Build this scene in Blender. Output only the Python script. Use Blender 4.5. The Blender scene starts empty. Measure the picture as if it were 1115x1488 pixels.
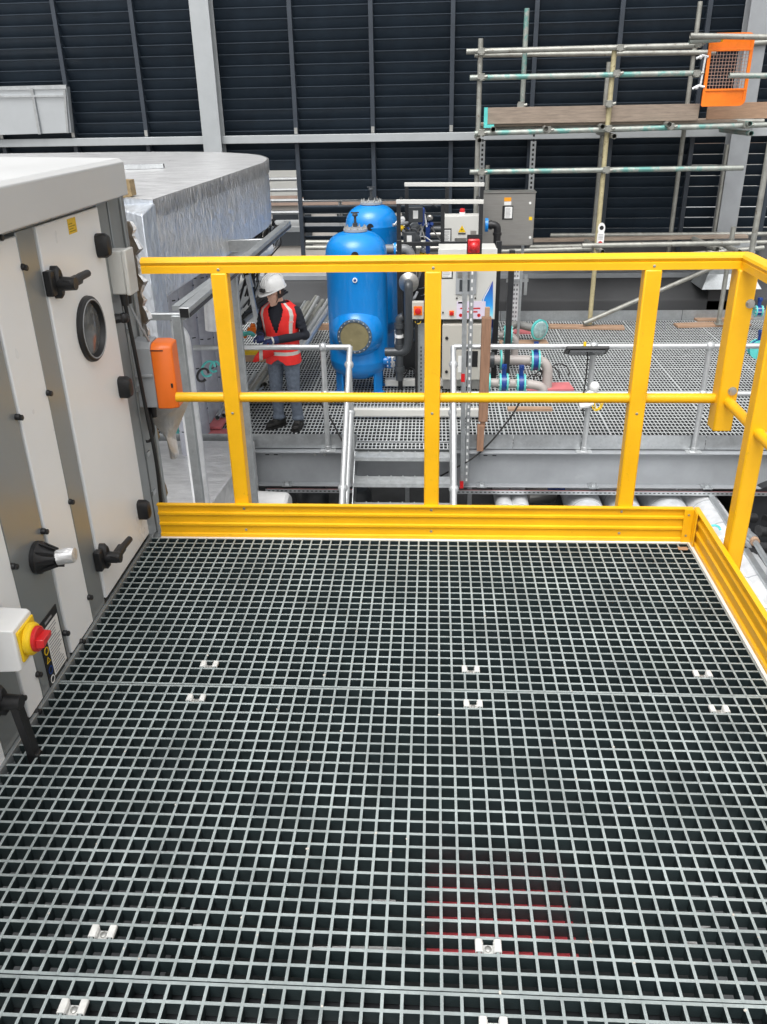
import bpy, bmesh, math, random
from mathutils import Vector, Matrix
random.seed(7)
S = bpy.context.scene
R = math.radians

# ------------------------------------------------------------------ camera
FPX, PW, PH = 1220.354, 1115.0, 1488.0
PITCH, YAW, ROLL = 0.457134716, -0.0633502725, -0.019795313
CAM = Vector((-0.029852509, -3.13720736, 1.67988149))
def cam_axes():
    cp, sp, cy, sy = math.cos(PITCH), math.sin(PITCH), math.cos(YAW), math.sin(YAW)
    f = Vector((sy*cp, cy*cp, -sp)); r = Vector((cy, -sy, 0)); u = r.cross(f)
    c, s = math.cos(ROLL), math.sin(ROLL)
    return c*r + s*u, c*u - s*r, f
CR, CU, CF = cam_axes()
cd = bpy.data.cameras.new('camera'); cam = bpy.data.objects.new('camera', cd)
S.collection.objects.link(cam); S.camera = cam
cam.matrix_world = Matrix(((CR.x, CU.x, -CF.x, CAM.x), (CR.y, CU.y, -CF.y, CAM.y), (CR.z, CU.z, -CF.z, CAM.z), (0, 0, 0, 1)))
cd.sensor_fit = 'AUTO'; cd.sensor_width = 36.0; cd.lens = FPX/PH*36.0
cd.clip_start = 0.05; cd.clip_end = 400

# ------------------------------------------------------------------ light
SUN_EL, SUN_AZ = R(62), R(196)          # azimuth clockwise from +Y: high, behind the camera
w = bpy.data.worlds.new('World'); S.world = w; w.use_nodes = True
nt = w.node_tree; bg = nt.nodes['Background']
sky = nt.nodes.new('ShaderNodeTexSky'); sky.sky_type = 'NISHITA'; sky.sun_disc = False
sky.sun_elevation = SUN_EL; sky.sun_rotation = SUN_AZ
sky.air_density = 1.0; sky.dust_density = 5.0; sky.ozone_density = 1.0
hsv = nt.nodes.new('ShaderNodeHueSaturation'); hsv.inputs['Saturation'].default_value = 0.06   # overcast: cloud takes the blue out
nt.links.new(sky.outputs[0], hsv.inputs['Color']); nt.links.new(hsv.outputs[0], bg.inputs[0])
bg.inputs[1].default_value = 0.15
sl = bpy.data.lights.new('sun', 'SUN'); sl.energy = 0.8; sl.angle = R(40); sl.color = (1.0, 0.975, 0.94)
so = bpy.data.objects.new('sun', sl); S.collection.objects.link(so)
sd = Vector((math.sin(SUN_AZ)*math.cos(SUN_EL), math.cos(SUN_AZ)*math.cos(SUN_EL), math.sin(SUN_EL)))
so.rotation_euler = sd.to_track_quat('Z', 'Y').to_euler()
S.view_settings.view_transform = 'Standard'; S.view_settings.look = 'None'
S.view_settings.gamma = 1.0; S.view_settings.exposure = 0.74
S.cycles.max_bounces = 6; S.cycles.diffuse_bounces = 3; S.cycles.glossy_bounces = 3

# ------------------------------------------------------------------ pixel -> world at a known true distance
def ray(x, y):
    return CR*((x - PW/2)/FPX) - CU*((y - PH/2)/FPX) + CF
def aY(x, y, Y): d = ray(x, y); return CAM + d*((Y - CAM.y)/d.y)
def aX(x, y, X): d = ray(x, y); return CAM + d*((X - CAM.x)/d.x)
def aZ(x, y, Z): d = ray(x, y); return CAM + d*((Z - CAM.z)/d.z)
V = Vector

# ------------------------------------------------------------------ mesh builder
class MB:
    def __init__(s): s.v = []; s.f = []; s.m = []
    def _add(s, vs, fs, mi=0):
        o = len(s.v); s.v += [tuple(v) for v in vs]; s.f += [tuple(i+o for i in f) for f in fs]; s.m += [mi]*len(fs); return s
    def box(s, a, b, mi=0):
        x0, y0, z0 = (min(a[i], b[i]) for i in range(3)); x1, y1, z1 = (max(a[i], b[i]) for i in range(3))
        return s._add([(x0,y0,z0),(x1,y0,z0),(x1,y1,z0),(x0,y1,z0),(x0,y0,z1),(x1,y0,z1),(x1,y1,z1),(x0,y1,z1)],
               [(0,3,2,1),(4,5,6,7),(0,1,5,4),(1,2,6,5),(2,3,7,6),(3,0,4,7)], mi)
    def obox(s, c, sx, sy, sz, M=None, mi=0):       # oriented box, full sizes
        M = M or Matrix.Identity(3); c = V(c)
        vs = [c + M @ V((x*sx/2, y*sy/2, z*sz/2)) for z in (-1,1) for x, y in ((-1,-1),(1,-1),(1,1),(-1,1))]
        return s._add(vs, [(0,3,2,1),(4,5,6,7),(0,1,5,4),(1,2,6,5),(2,3,7,6),(3,0,4,7)], mi)
    def bar(s, a, b, w, h, up=(0,0,1), mi=0):       # rectangular bar from a to b
        a, b = V(a), V(b); d = (b-a); L = d.length; d.normalize(); u = V(up)
        if abs(d.dot(u)) > .98: u = V((0,1,0))
        sd_ = d.cross(u).normalized(); u = sd_.cross(d)
        M = Matrix((sd_, d, u)).transposed()
        return s.obox((a+b)/2, w, L, h, M, mi)
    def tube(s, pts, r, n=12, caps=True, mi=0):
        pts = [V(p) for p in pts]; rr = r if isinstance(r, (list, tuple)) else [r]*len(pts)
        vs = []; fs = []; prev = None
        for i, p in enumerate(pts):
            t = (pts[min(i+1, len(pts)-1)] - pts[max(i-1, 0)]).normalized()
            if prev is None:
                k = V((0,0,1)) if abs(t.z) < .9 else V((1,0,0)); a = t.cross(k).normalized()
            else:
                a = (prev - t*prev.dot(t)).normalized()
            prev = a; b = t.cross(a)
            for j in range(n):
                q = 2*math.pi*j/n; vs.append(p + (a*math.cos(q) + b*math.sin(q))*rr[i])
        for i in range(len(pts)-1):
            for j in range(n):
                fs.append((i*n+j, i*n+(j+1) % n, (i+1)*n+(j+1) % n, (i+1)*n+j))
        if caps: fs.append(tuple(range(n))[::-1]); fs.append(tuple((len(pts)-1)*n + j for j in range(n)))
        return s._add(vs, fs, mi)
    def hollow(s, a, b, r, th=.004, n=14, mi=0):    # an open pipe with a dark bore
        a, b = V(a), V(b); d = (b-a).normalized(); k = V((0,0,1)) if abs(d.z) < .9 else V((1,0,0))
        u = d.cross(k).normalized(); v_ = d.cross(u); vs = []
        for p, q in ((a, r), (b, r), (b, r-th), (a, r-th)):
            for j in range(n):
                t = 2*math.pi*j/n; vs.append(p + (u*math.cos(t)+v_*math.sin(t))*q)
        fs = [(i*n+j, i*n+(j+1) % n, ((i+1) % 4)*n+(j+1) % n, ((i+1) % 4)*n+j) for i in range(4) for j in range(n)]
        return s._add(vs, fs, mi)
    def lathe(s, prof, o, ax=(0,0,1), n=32, mi=0):   # prof: (radius, height along axis)
        ax = V(ax).normalized(); k = V((1,0,0)) if abs(ax.x) < .9 else V((0,1,0))
        u = ax.cross(k).normalized(); v_ = ax.cross(u); o = V(o); vs = []; fs = []
        for r, h in prof:
            for j in range(n):
                t = 2*math.pi*j/n; vs.append(o + ax*h + (u*math.cos(t)+v_*math.sin(t))*max(r, 1e-5))
        for i in range(len(prof)-1):
            for j in range(n): fs.append((i*n+j, i*n+(j+1) % n, (i+1)*n+(j+1) % n, (i+1)*n+j))
        fs.append(tuple(range(n))[::-1]); fs.append(tuple((len(prof)-1)*n+j for j in range(n)))
        return s._add(vs, fs, mi)
    def prism(s, poly, d, mi=0):                    # extrude a polygon of 3-D points by vector d
        n = len(poly); d = V(d); vs = [V(p) for p in poly] + [V(p)+d for p in poly]
        return s._add(vs, [tuple(range(n))[::-1], tuple(range(n, 2*n))] + [(i, (i+1) % n, n+(i+1) % n, n+i) for i in range(n)], mi)
    def ball(s, c, r, n=12, sc=(1,1,1), mi=0):
        c = V(c); m = n//2; vs = [c+V((0,0,-r*sc[2]))]; fs = []
        for i in range(1, m):
            a = -math.pi/2 + math.pi*i/m
            for j in range(n):
                t = 2*math.pi*j/n; vs.append(c+V((r*math.cos(a)*math.cos(t)*sc[0], r*math.cos(a)*math.sin(t)*sc[1], r*math.sin(a)*sc[2])))
        vs.append(c+V((0,0,r*sc[2])))
        for j in range(n): fs.append((0, 1+(j+1) % n, 1+j))
        for i in range(m-2):
            for j in range(n): fs.append((1+i*n+j, 1+i*n+(j+1) % n, 1+(i+1)*n+(j+1) % n, 1+(i+1)*n+j))
        L = len(vs)-1; b = 1+(m-2)*n
        for j in range(n): fs.append((b+j, b+(j+1) % n, L))
        return s._add(vs, fs, mi)
    def loft(s, rings, caps=True, mi=0):            # rings: lists of points, same count
        n = len(rings[0]); vs = [V(p) for r in rings for p in r]; fs = []
        for i in range(len(rings)-1):
            for j in range(n): fs.append((i*n+j, i*n+(j+1) % n, (i+1)*n+(j+1) % n, (i+1)*n+j))
        if caps: fs.append(tuple(range(n))[::-1]); fs.append(tuple((len(rings)-1)*n+j for j in range(n)))
        return s._add(vs, fs, mi)
    def build(s, name, mat, parent=None, org=None, bev=0, ang=35, flat=False):
        me = bpy.data.meshes.new(name)
        o0 = V((0,0,0))
        if org is not None: o0 = V(org)
        elif parent is not None: o0 = ORG.get(root_of(parent).name, V((0,0,0)))
        me.from_pydata([(v[0]-o0.x, v[1]-o0.y, v[2]-o0.z) for v in s.v], [], s.f)
        for mm in (mat if isinstance(mat, (list, tuple)) else [mat]): me.materials.append(mm)
        if any(s.m): me.polygons.foreach_set('material_index', s.m)
        b = bmesh.new(); b.from_mesh(me); bmesh.ops.recalc_face_normals(b, faces=b.faces); b.to_mesh(me); b.free()
        if not flat:
            me.polygons.foreach_set('use_smooth', [True]*len(me.polygons)); me.set_sharp_from_angle(angle=R(ang))
        o = bpy.data.objects.new(name, me); S.collection.objects.link(o)
        if parent is not None: o.parent = parent
        elif org is not None: o.location = o0; ORG[o.name] = o0
        if bev:
            bm_ = o.modifiers.new('bevel', 'BEVEL'); bm_.width = bev; bm_.segments = 2; bm_.limit_method = 'ANGLE'; bm_.angle_limit = R(40)
        return o
ORG = {}
def root_of(o):
    while o.parent is not None: o = o.parent
    return o
def tag(o, label=None, cat=None, group=None, kind=None):
    if label: o['label'] = label
    if cat: o['category'] = cat
    if group: o['group'] = group
    if kind: o['kind'] = kind
    return o
def thing(name, label, cat, loc=(0,0,0), group=None, rz=0):
    o = bpy.data.objects.new(name, None); S.collection.objects.link(o); o.empty_display_size = .1
    o.location = V(loc); o.rotation_euler = (0,0,rz); ORG[o.name] = V(loc)
    return tag(o, label, cat, group)
def solo(mb, name, mat, label, cat, org=None, group=None, **k):
    if org is None:
        n = len(mb.v); org = (sum(v[0] for v in mb.v)/n, sum(v[1] for v in mb.v)/n, min(v[2] for v in mb.v))
    return tag(mb.build(name, mat, None, org, **k), label, cat, group)
def struct(mb, name, mat, **k): return tag(mb.build(name, mat, **k), kind='structure')
def copy_tree(o, parent=None):
    c = o.copy(); S.collection.objects.link(c)
    if parent is not None: c.parent = parent
    for ch in list(o.children): copy_tree(ch, c)
    return c
def arc(c, u, v_, r, a0, a1, n=8):
    c, u, v_ = V(c), V(u), V(v_); return [c + u*(r*math.cos(a0+(a1-a0)*i/n)) + v_*(r*math.sin(a0+(a1-a0)*i/n)) for i in range(n+1)]
def bend(pts, r, n=6):                              # round the corners of a polyline
    pts = [V(p) for p in pts]; out = [pts[0]]
    for i in range(1, len(pts)-1):
        a, b, c = pts[i-1], pts[i], pts[i+1]; d1 = (a-b); d2 = (c-b); k = min(r, d1.length*.45, d2.length*.45)
        p, q = b+d1.normalized()*k, b+d2.normalized()*k
        for j in range(n+1):
            t = j/n; out.append(p*(1-t)**2 + b*2*t*(1-t) + q*t*t)
    return out + [pts[-1]]

# ------------------------------------------------------------------ materials (procedural)
def mat(name, col, rough=.5, metal=0, var=.12, vs=6, bump=0, bs=60, stretch=(1,1,1), coat=0, spots=None, spec=.5, rvar=.1):
    m = bpy.data.materials.new(name); m.use_nodes = True; n = m.node_tree.nodes; l = m.node_tree.links
    b = n['Principled BSDF']; b.inputs['Metallic'].default_value = metal; b.inputs['Roughness'].default_value = rough
    b.inputs['Coat Weight'].default_value = coat; b.inputs['Coat Roughness'].default_value = .08
    b.inputs['Specular IOR Level'].default_value = spec
    tc = n.new('ShaderNodeTexCoord'); mp = n.new('ShaderNodeMapping'); mp.inputs['Scale'].default_value = stretch
    l.new(tc.outputs['Object'], mp.inputs['Vector'])
    nz = n.new('ShaderNodeTexNoise'); nz.inputs['Scale'].default_value = vs; nz.inputs['Detail'].default_value = 5; nz.inputs['Roughness'].default_value = .65
    l.new(mp.outputs[0], nz.inputs['Vector'])
    cr = n.new('ShaderNodeValToRGB'); e = cr.color_ramp.elements
    e[0].position = .28; e[1].position = .72
    e[0].color = tuple(c*(1-var) for c in col)+(1,); e[1].color = tuple(min(1, c*(1+var)) for c in col)+(1,)
    l.new(nz.outputs['Fac'], cr.inputs['Fac']); outc = cr.outputs['Color']
    if spots:                                       # (colour, scale, threshold, amount): stains, dirt, rust, paint
        n2 = n.new('ShaderNodeTexNoise'); n2.inputs['Scale'].default_value = spots[1]; n2.inputs['Detail'].default_value = 6; n2.inputs['Roughness'].default_value = .7
        l.new(mp.outputs[0], n2.inputs['Vector'])
        r2 = n.new('ShaderNodeValToRGB'); r2.color_ramp.elements[0].position = spots[2]; r2.color_ramp.elements[1].position = min(1, spots[2]+.08)
        r2.color_ramp.elements[1].color = (spots[3],)*3+(1,)
        l.new(n2.outputs['Fac'], r2.inputs['Fac'])
        mx = n.new('ShaderNodeMixRGB'); l.new(r2.outputs['Color'], mx.inputs['Fac']); l.new(outc, mx.inputs[1]); mx.inputs[2].default_value = tuple(spots[0])+(1,)
        outc = mx.outputs[0]
    l.new(outc, b.inputs['Base Color'])
    if rvar:
        mr = n.new('ShaderNodeMapRange'); mr.inputs[3].default_value = max(.02, rough-rvar); mr.inputs[4].default_value = min(1, rough+rvar)
        l.new(nz.outputs['Fac'], mr.inputs[0]); l.new(mr.outputs[0], b.inputs['Roughness'])
    if bump:
        n3 = n.new('ShaderNodeTexNoise'); n3.inputs['Scale'].default_value = bs; n3.inputs['Detail'].default_value = 4
        l.new(mp.outputs[0], n3.inputs['Vector'])
        bp = n.new('ShaderNodeBump'); bp.inputs['Strength'].default_value = bump; bp.inputs['Distance'].default_value = .01
        l.new(n3.outputs['Fac'], bp.inputs['Height']); l.new(bp.outputs[0], b.inputs['Normal'])
    return m
def galv_mat(name, col, rough=.42, metal=.85, vs=45):
    m = mat(name, col, rough, metal, .12, 9, .05, 90)
    n = m.node_tree.nodes; l = m.node_tree.links; b = n['Principled BSDF']
    vo = n.new('ShaderNodeTexVoronoi'); vo.inputs['Scale'].default_value = vs
    tc = n['Texture Coordinate']; l.new(tc.outputs['Object'], vo.inputs['Vector'])
    mx = n.new('ShaderNodeMixRGB'); mx.blend_type = 'OVERLAY'; mx.inputs[0].default_value = .07
    src = b.inputs['Base Color'].links[0].from_socket
    l.new(src, mx.inputs[1]); l.new(vo.outputs['Color'], mx.inputs[2]); 
    bw = n.new('ShaderNodeRGBToBW'); l.new(vo.outputs['Color'], bw.inputs[0]); l.new(bw.outputs[0], mx.inputs[2])
    l.new(mx.outputs[0], b.inputs['Base Color']); return m
def foil_mat(name, col, rough=.3, metal=.9, stretch=(6,6,1.6), strength=.55, sc=5, crease=0):
    m = mat(name, col, rough, metal, .18, 4, 0, 60, stretch)
    n = m.node_tree.nodes; l = m.node_tree.links; b = n['Principled BSDF']; mp = n['Mapping']
    a = n.new('ShaderNodeTexNoise'); a.inputs['Scale'].default_value = sc; a.inputs['Detail'].default_value = 7; a.inputs['Roughness'].default_value = .6; a.inputs['Distortion'].default_value = 1.2
    l.new(mp.outputs[0], a.inputs['Vector'])
    bp = n.new('ShaderNodeBump'); bp.inputs['Strength'].default_value = strength; bp.inputs['Distance'].default_value = .03
    l.new(a.outputs['Fac'], bp.inputs['Height'])
    if crease:                                      # sharp creases of crumpled foil
        dn = n.new('ShaderNodeTexNoise'); dn.inputs['Scale'].default_value = 3; l.new(mp.outputs[0], dn.inputs['Vector'])
        ad = n.new('ShaderNodeMixRGB'); ad.blend_type = 'ADD'; ad.inputs[0].default_value = .5; l.new(mp.outputs[0], ad.inputs[1]); l.new(dn.outputs['Color'], ad.inputs[2])
        vo = n.new('ShaderNodeTexVoronoi'); vo.feature = 'DISTANCE_TO_EDGE'; vo.inputs['Scale'].default_value = crease; l.new(ad.outputs[0], vo.inputs['Vector'])
        b2 = n.new('ShaderNodeBump'); b2.inputs['Strength'].default_value = .9; b2.inputs['Distance'].default_value = .02
        l.new(vo.outputs['Distance'], b2.inputs['Height']); l.new(bp.outputs[0], b2.inputs['Normal']); l.new(b2.outputs[0], b.inputs['Normal'])
    else: l.new(bp.outputs[0], b.inputs['Normal'])
    return m
M_YEL = mat('yellow_fibreglass', (.86,.455,.006), .38, 0, .10, 3.5, .08, 140, (1,1,1), spots=((.34,.19,.02), 22, .64, .45), rvar=.16)
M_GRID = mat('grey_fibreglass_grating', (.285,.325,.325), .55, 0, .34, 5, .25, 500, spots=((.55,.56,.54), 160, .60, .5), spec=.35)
M_GRIDS = mat('hole_shaded_resin', (.017,.028,.030), .5, 0, .25, 20, .1, 200)  # dark resin bar sides, darkened further for the shade inside the holes
M_DECKS = mat('deck_hole_shade', (.045,.05,.05), .6, 0, .2, 20)  # bar sides coloured dark so the deck mesh holes look shaded
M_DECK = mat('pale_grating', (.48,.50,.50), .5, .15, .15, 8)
M_GALV = galv_mat('galvanised_steel', (.52,.54,.55), .36)
M_GALVD = galv_mat('weathered_galvanised_steel', (.40,.42,.43), .45, .7)
M_TUBE = mat('galvanised_handrail_tube', (.52,.535,.54), .40, .6, .1, 20, .03, 80)
M_BEAM = mat('grey_painted_steel', (.30,.315,.33), .45, .2, .12, 2.2, .03, 60, spots=((.42,.43,.44), 2.5, .66, .5))
M_WHITE = mat('white_enamelled_panel', (.83,.845,.85), .3, 0, .03, 1.5, .012, 3, spots=((.60,.58,.55), 7, .66, .22), rvar=.12)
M_STEEL = mat('satin_grey_steel', (.30,.32,.325), .30, .45, .04, 2, 0)
M_FASC = mat('light_grey_roof_trim', (.58,.585,.58), .4, .1, .03, 2)
M_BLACK = mat('black_plastic', (.012,.012,.013), .42, 0, .2, 20, .04, 300)
M_RUBBER = mat('black_rubber', (.015,.015,.015), .7, 0, .2, 20)
M_BSTEEL = mat('black_painted_steel', (.016,.017,.019), .38, 0, .25, 8)
M_NAVY = mat('dark_navy_louvre', (.021,.033,.048), .5, 0, .35, 1.2, spec=.4, rvar=.15, spots=((.05,.055,.06), 4, .66, .35))
M_MULL = mat('dark_navy_mullion', (.028,.037,.05), .4, 0, .2, 3)
M_COL = mat('grey_painted_column', (.37,.39,.40), .5, .1, .06, 3)
M_FOIL = foil_mat('crinkled_foil', (.84,.84,.84), .32, .8, (3,3,1.8), .5, 4.5, 4.5)
M_FOILT = foil_mat('flat_foil', (.76,.76,.76), .32, .6, (1.2,3,2), .6, 2.6, 1.6)
M_FOILB = foil_mat('bluish_film_foil', (.60,.64,.69), .38, .65, (3,3,1.5), .6, 4, 3)
M_WOOL = mat('mineral_wool', (.26,.19,.10), .95, 0, .35, 30, .8, 60)
M_BLUE = mat('blue_gloss_paint', (.0,.215,.63), .32, 0, .08, 2.5, .03, 40, coat=.3, spots=((.05,.22,.5), 11, .66, .4), rvar=.15)
M_BLUED = mat('dark_blue_paint', (.005,.04,.22), .35, 0, .15, 6, coat=.3)
M_TEAL = mat('teal_flange_plastic', (.10,.52,.49), .4, 0, .12, 9)
M_GLASSY = mat('sand_coloured_sight_glass', (.23,.20,.105), .25, 0, .2, 6, coat=.5)
M_CAB = mat('cream_grey_cabinet', (.60,.595,.56), .38, 0, .03, 3)
M_CABD = mat('beige_cabinet', (.47,.45,.40), .4, 0, .04, 3)
M_INOX = mat('brushed_stainless', (.36,.35,.33), .34, .8, .08, 4, .03, 150, (1,1,14))
M_RED = mat('red_plastic', (.55,.012,.015), .3, 0, .1, 8, coat=.3)
M_ORANGE = mat('orange_plastic', (.85,.17,.012), .36, 0, .05, 8, .02, 200)
M_ORPAINT = mat('orange_painted_steel', (.90,.20,.008), .4, 0, .08, 8, spots=((.5,.14,.03), 14, .68, .5))
M_YPL = mat('yellow_plastic', (.80,.52,.01), .35, 0, .05, 8)
M_LGREY = mat('light_grey_plastic', (.33,.345,.36), .4, 0, .05, 8)
M_WPL = mat('white_plastic', (.78,.78,.77), .38, 0, .04, 8)
M_PAPER = mat('white_label', (.72,.72,.70), .6, 0, .05, 60)
M_LINES = mat('grey_label_print', (.25,.25,.26), .6, 0, .1, 30)
M_LAG = foil_mat('grey_pipe_lagging', (.58,.60,.62), .5, .2, (1.5,1.5,1.5), .1, 4)
M_LAGD = foil_mat('lilac_grey_pipe_lagging', (.36,.37,.42), .5, .2, (1.5,1.5,1.5), .1, 4)
M_SILVER = foil_mat('silver_pipe_lagging', (.78,.79,.80), .42, .45, (1.5,1.5,1.5), .12, 4)
M_PVC = mat('warm_grey_plastic_pipe', (.38,.34,.32), .4, 0, .08, 6)
M_PVCD = mat('dark_grey_plastic_pipe', (.045,.05,.055), .35, 0, .15, 8)
M_SCAF = mat('scaffold_tube', (.33,.33,.30), .5, .6, .25, 8, .1, 60, spots=((.12,.075,.045), 9, .60, .7))
M_SCAFT = mat('teal_marked_scaffold_tube', (.34,.36,.33), .5, .5, .25, 8, .1, 60, (1,1,1), spots=((.09,.32,.29), 2.6, .50, .8))
M_SCAFY = mat('yellowed_scaffold_tube', (.47,.41,.24), .55, .2, .25, 14, .1, 60, spots=((.16,.12,.07), 14, .60, .8))
M_PLANK = mat('weathered_scaffold_board', (.27,.215,.17), .8, 0, .3, 3, .3, 30, (1.2,6,14), spots=((.10,.08,.07), 5, .64, .7))
M_VOID = mat('near_black_void_shade', (.015,.018,.018), .8, 0, .4, 3)
M_RING = mat('blue_grey_steel', (.10,.15,.21), .35, .5, .15, 20)
M_WOODR = mat('red_brown_timber', (.26,.145,.09), .7, 0, .25, 4, .2, 40, (14,14,1.2))
M_PLY = mat('tan_timber_board', (.36,.23,.15), .75, 0, .2, 4, .2, 40, (1.5,10,10))
M_PINK = mat('pink_red_board', (.52,.15,.16), .6, 0, .12, 8)
M_MEMB = mat('dark_grey_roof_membrane', (.032,.033,.035), .65, 0, .25, 1.6, .1, 20)
M_ROOF = mat('dark_roof_deck', (.06,.062,.064), .8, 0, .4, 2, .1, 20)
M_CLIP = mat('off_white_clip', (.62,.62,.60), .45, 0, .12, 40)
M_CABLE = mat('black_cable', (.012,.012,.012), .5, 0, .1, 20)
M_BOLT = mat('zinc_bolt', (.50,.50,.48), .35, .9, .1, 40)
M_FAC = mat('pale_facade', (.42,.40,.37), .8, 0, .12, 1.2)
M_BRICK = mat('brown_facade', (.30,.22,.18), .85, 0, .18, 2.5)
M_DARKG = mat('dark_window', (.03,.035,.04), .15, 0, .1, 2)
M_GROUND = mat('grey_concrete_ground', (.30,.29,.28), .9, 0, .15, .4)
# ================================================================== SETTING
DZ = -1.83                                     # level of the plant deck
b = MB(); b.box((-9, -6, -3.3), (9.5, 13.9, -3.15)); struct(b, 'roof', M_ROOF)
b = MB(); b._add([(-300,-300,-9),(300,-300,-9),(300,300,-9),(-300,300,-9)], [(0,1,2,3)]); struct(b, 'ground', M_GROUND)

# ------------------------------------------------------------------ louvre wall: bays between mullions
WS = -0.045                                    # the wall runs slightly away to the left
WA = math.atan(WS)
def aW(x, y, off=0.0):
    d = ray(x, y); return CAM + d*((13 - off + WS*(CAM.x-1) - CAM.y)/(d.y - WS*d.x))
def wp(s, off, z):                             # s along wall, off toward us
    ex = V((math.cos(WA), math.sin(WA), 0)); ey = V((-math.sin(WA), math.cos(WA), 0))
    return V((1, 13, 0)) + ex*s - ey*off + V((0,0,z))
def sW(p): return (V((p.x,p.y,0)) - V((1,13,0))).dot(V((math.cos(WA), math.sin(WA), 0)))
S0 = sW(aW(323, 190)); S1 = sW(aW(656, 190)); PITCHM = (S1-S0)/3.0
ZR = aW(560, 199).z                            # rail height
def blades_mesh(wd, z0, z1, lift=0):
    m = MB(); p = .172; k = int((z1-z0)/p) + 1
    for i in range(k):
        z = z1 - .170 - i*p
        prof = [(-.060, z+.165), (-.060, z+.153), (-.044, z+.153), (.058, z-.018+lift), (.064, z-.012+lift), (-.036, z+.165)]
        m.prism([(0.035, y, zz) for y, zz in prof], (wd-.07, 0, 0))
    return m
def ordinal(n): return ['', 'first', 'second', 'third', 'fourth', 'fifth', 'sixth', 'seventh', 'eighth', 'ninth'][n]
ZTOP = 5.0
proto = {}
for row, (z0, z1) in (('upper', (ZR+.0, ZTOP)), ('lower', (-.62, ZR-.0))):
    for k in range(-5, 8):
        if row == 'lower' and k < -5: continue
        za = z0
        side = ('%s left of the pale column' % ordinal(-k)) if k < 0 else ('%s right of the pale column' % ordinal(k+1))
        if row == 'lower' and k == 0: za = aW(410, 238).z
        o = thing('louvre_panel', 'dark louvre panel %s the wall rail, %s' % ('above' if row == 'upper' else 'below', side), 'louvre panel',
                  wp(S0+k*PITCHM, 0, za), 'louvre panels of the screen wall', WA)
        zt__ = z1; op = 0
        if row == 'lower' and k in (1, 2): za = aW(500, 286).z; o.location = wp(S0+k*PITCHM, 0, za)
        if row == 'lower' and k >= 6: op = .010
        key = (row, za, op)
        if key not in proto:
            m = blades_mesh(PITCHM, 0, z1-za, op); bl = m.build('blades', M_NAVY, o, org=(0,0,0)); proto[key] = bl.data
            h = MB(); h.box((.0,-.045,0),(.035,.07,z1-za)).box((PITCHM-.035,-.045,0),(PITCHM,.07,z1-za)).box((.03,.075,0),(PITCHM-.03,.082,.03)).box((.03,.065,z1-za-.03),(PITCHM-.03,.07,z1-za-.001)).box((.03,.068,.0),(.036,.083,.04)).box((PITCHM-.036,.068,.0),(PITCHM-.03,.083,.04)); fr = h.build('frame', M_NAVY, o, org=(0,0,0)); proto[key+('f',)] = fr.data
        else:
            for nm, dt in (('blades', proto[key]), ('frame', proto[key+('f',)])):
                c = bpy.data.objects.new(nm, dt); S.collection.objects.link(c); c.parent = o
WR = Matrix.Rotation(WA, 3, 'Z')
for k in (1, 2):                               # low slatted panels under a gap in the louvres
    zt__ = aW(500, 299).z
    o = thing('slatted_panel', 'dark open slatted panel with light between its slats low behind the blue tanks, %s' % ('left one', 'right one')[k-1], 'slatted panel', wp(S0+k*PITCHM, 0, -.62), 'slatted panels behind the tanks', WA)
    blades_mesh(PITCHM, 0, zt__+.62, .055).build('blades', M_NAVY, o, org=(0,0,0))
    h = MB(); h.box((0,-.045,zt__+.585),(PITCHM,.07,zt__+.62)).box((.0,-.045,0),(.035,.07,zt__+.59)).box((PITCHM-.035,-.045,0),(PITCHM,.07,zt__+.59)); h.build('frame', M_NAVY, o, org=(0,0,0))
for k in range(-5, 9):
    s = S0 + k*PITCHM
    if k == 0: continue
    side = ('%s to the left of the pale grey column' % ordinal(-k)) if k < 0 else ('%s to the right of the pale grey column' % ordinal(k))
    t = thing('mullion', 'thin dark upright of the louvre wall, %s' % side, 'mullion', wp(s, 0, -1.0), 'uprights of the louvre wall')
    m = MB(); m.obox(wp(s, .09, (ZTOP-1.0)/2), .075, .06, ZTOP+1.0, WR); m.build('upright', M_MULL, t, bev=.004)
    m = MB(); m.obox(wp(s, .125, ZR+.125), .055, .014, .10, WR); m.build('bracket', M_BOLT, t)
b = MB(); b.obox(wp(S0+5.0*PITCHM, -.10, -1.9), 6.2*PITCHM, .1, 2.54, WR); solo(b, 'low_wall', mat('grey_low_wall', (.10,.10,.10), .8, 0, .25, 2), 'dull grey low wall under the louvres at right', 'low wall')
m = MB(); m.bar(wp(S0-6*PITCHM, .2, ZR), wp(S0+8.6*PITCHM, .2, ZR), .12, .13); solo(m, 'wall_rail', M_COL, 'long pale grey steel rail running across the louvre wall', 'steel rail', bev=.008)
# pale column, with a side flange
def column(px, label, dz=0, wpx=.33, off=.36):
    s = sW(aW(px, 190, off)); t = thing('steel_column', label, 'column', wp(s, off, -3.0))
    m = MB(); m.obox(wp(s, off, 1.0), wpx, .018, 8.0, WR); m.obox(wp(s, off-.27, 1.0), wpx, .018, 8.0, WR); m.build('flange', M_COL, t, bev=.003)
    m = MB(); m.obox(wp(s, off-.135, 1.0), .016, .248, 8.0, WR); m.build('web', M_COL, t)
    return t
column(307, 'wide pale grey steel column rising in front of the louvre wall on the left')
t = thing('steel_column', 'grey steel column standing behind the orange mesh gate on the right', 'column', aY(1090, 60, 12.3)*1.0)
m = MB(); a = aY(1092, 100, 12.3); m.box((a.x-.16, 12.28, -3), (a.x+.16, 12.30, 5)); m.box((a.x-.16, 12.55, -3), (a.x+.16, 12.57, 5)); m.build('flange', M_BEAM, t, bev=.003)
m = MB(); m.box((a.x-.008, 12.30, -3), (a.x+.008, 12.55, 5)); m.build('web', M_BEAM, t)
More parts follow.
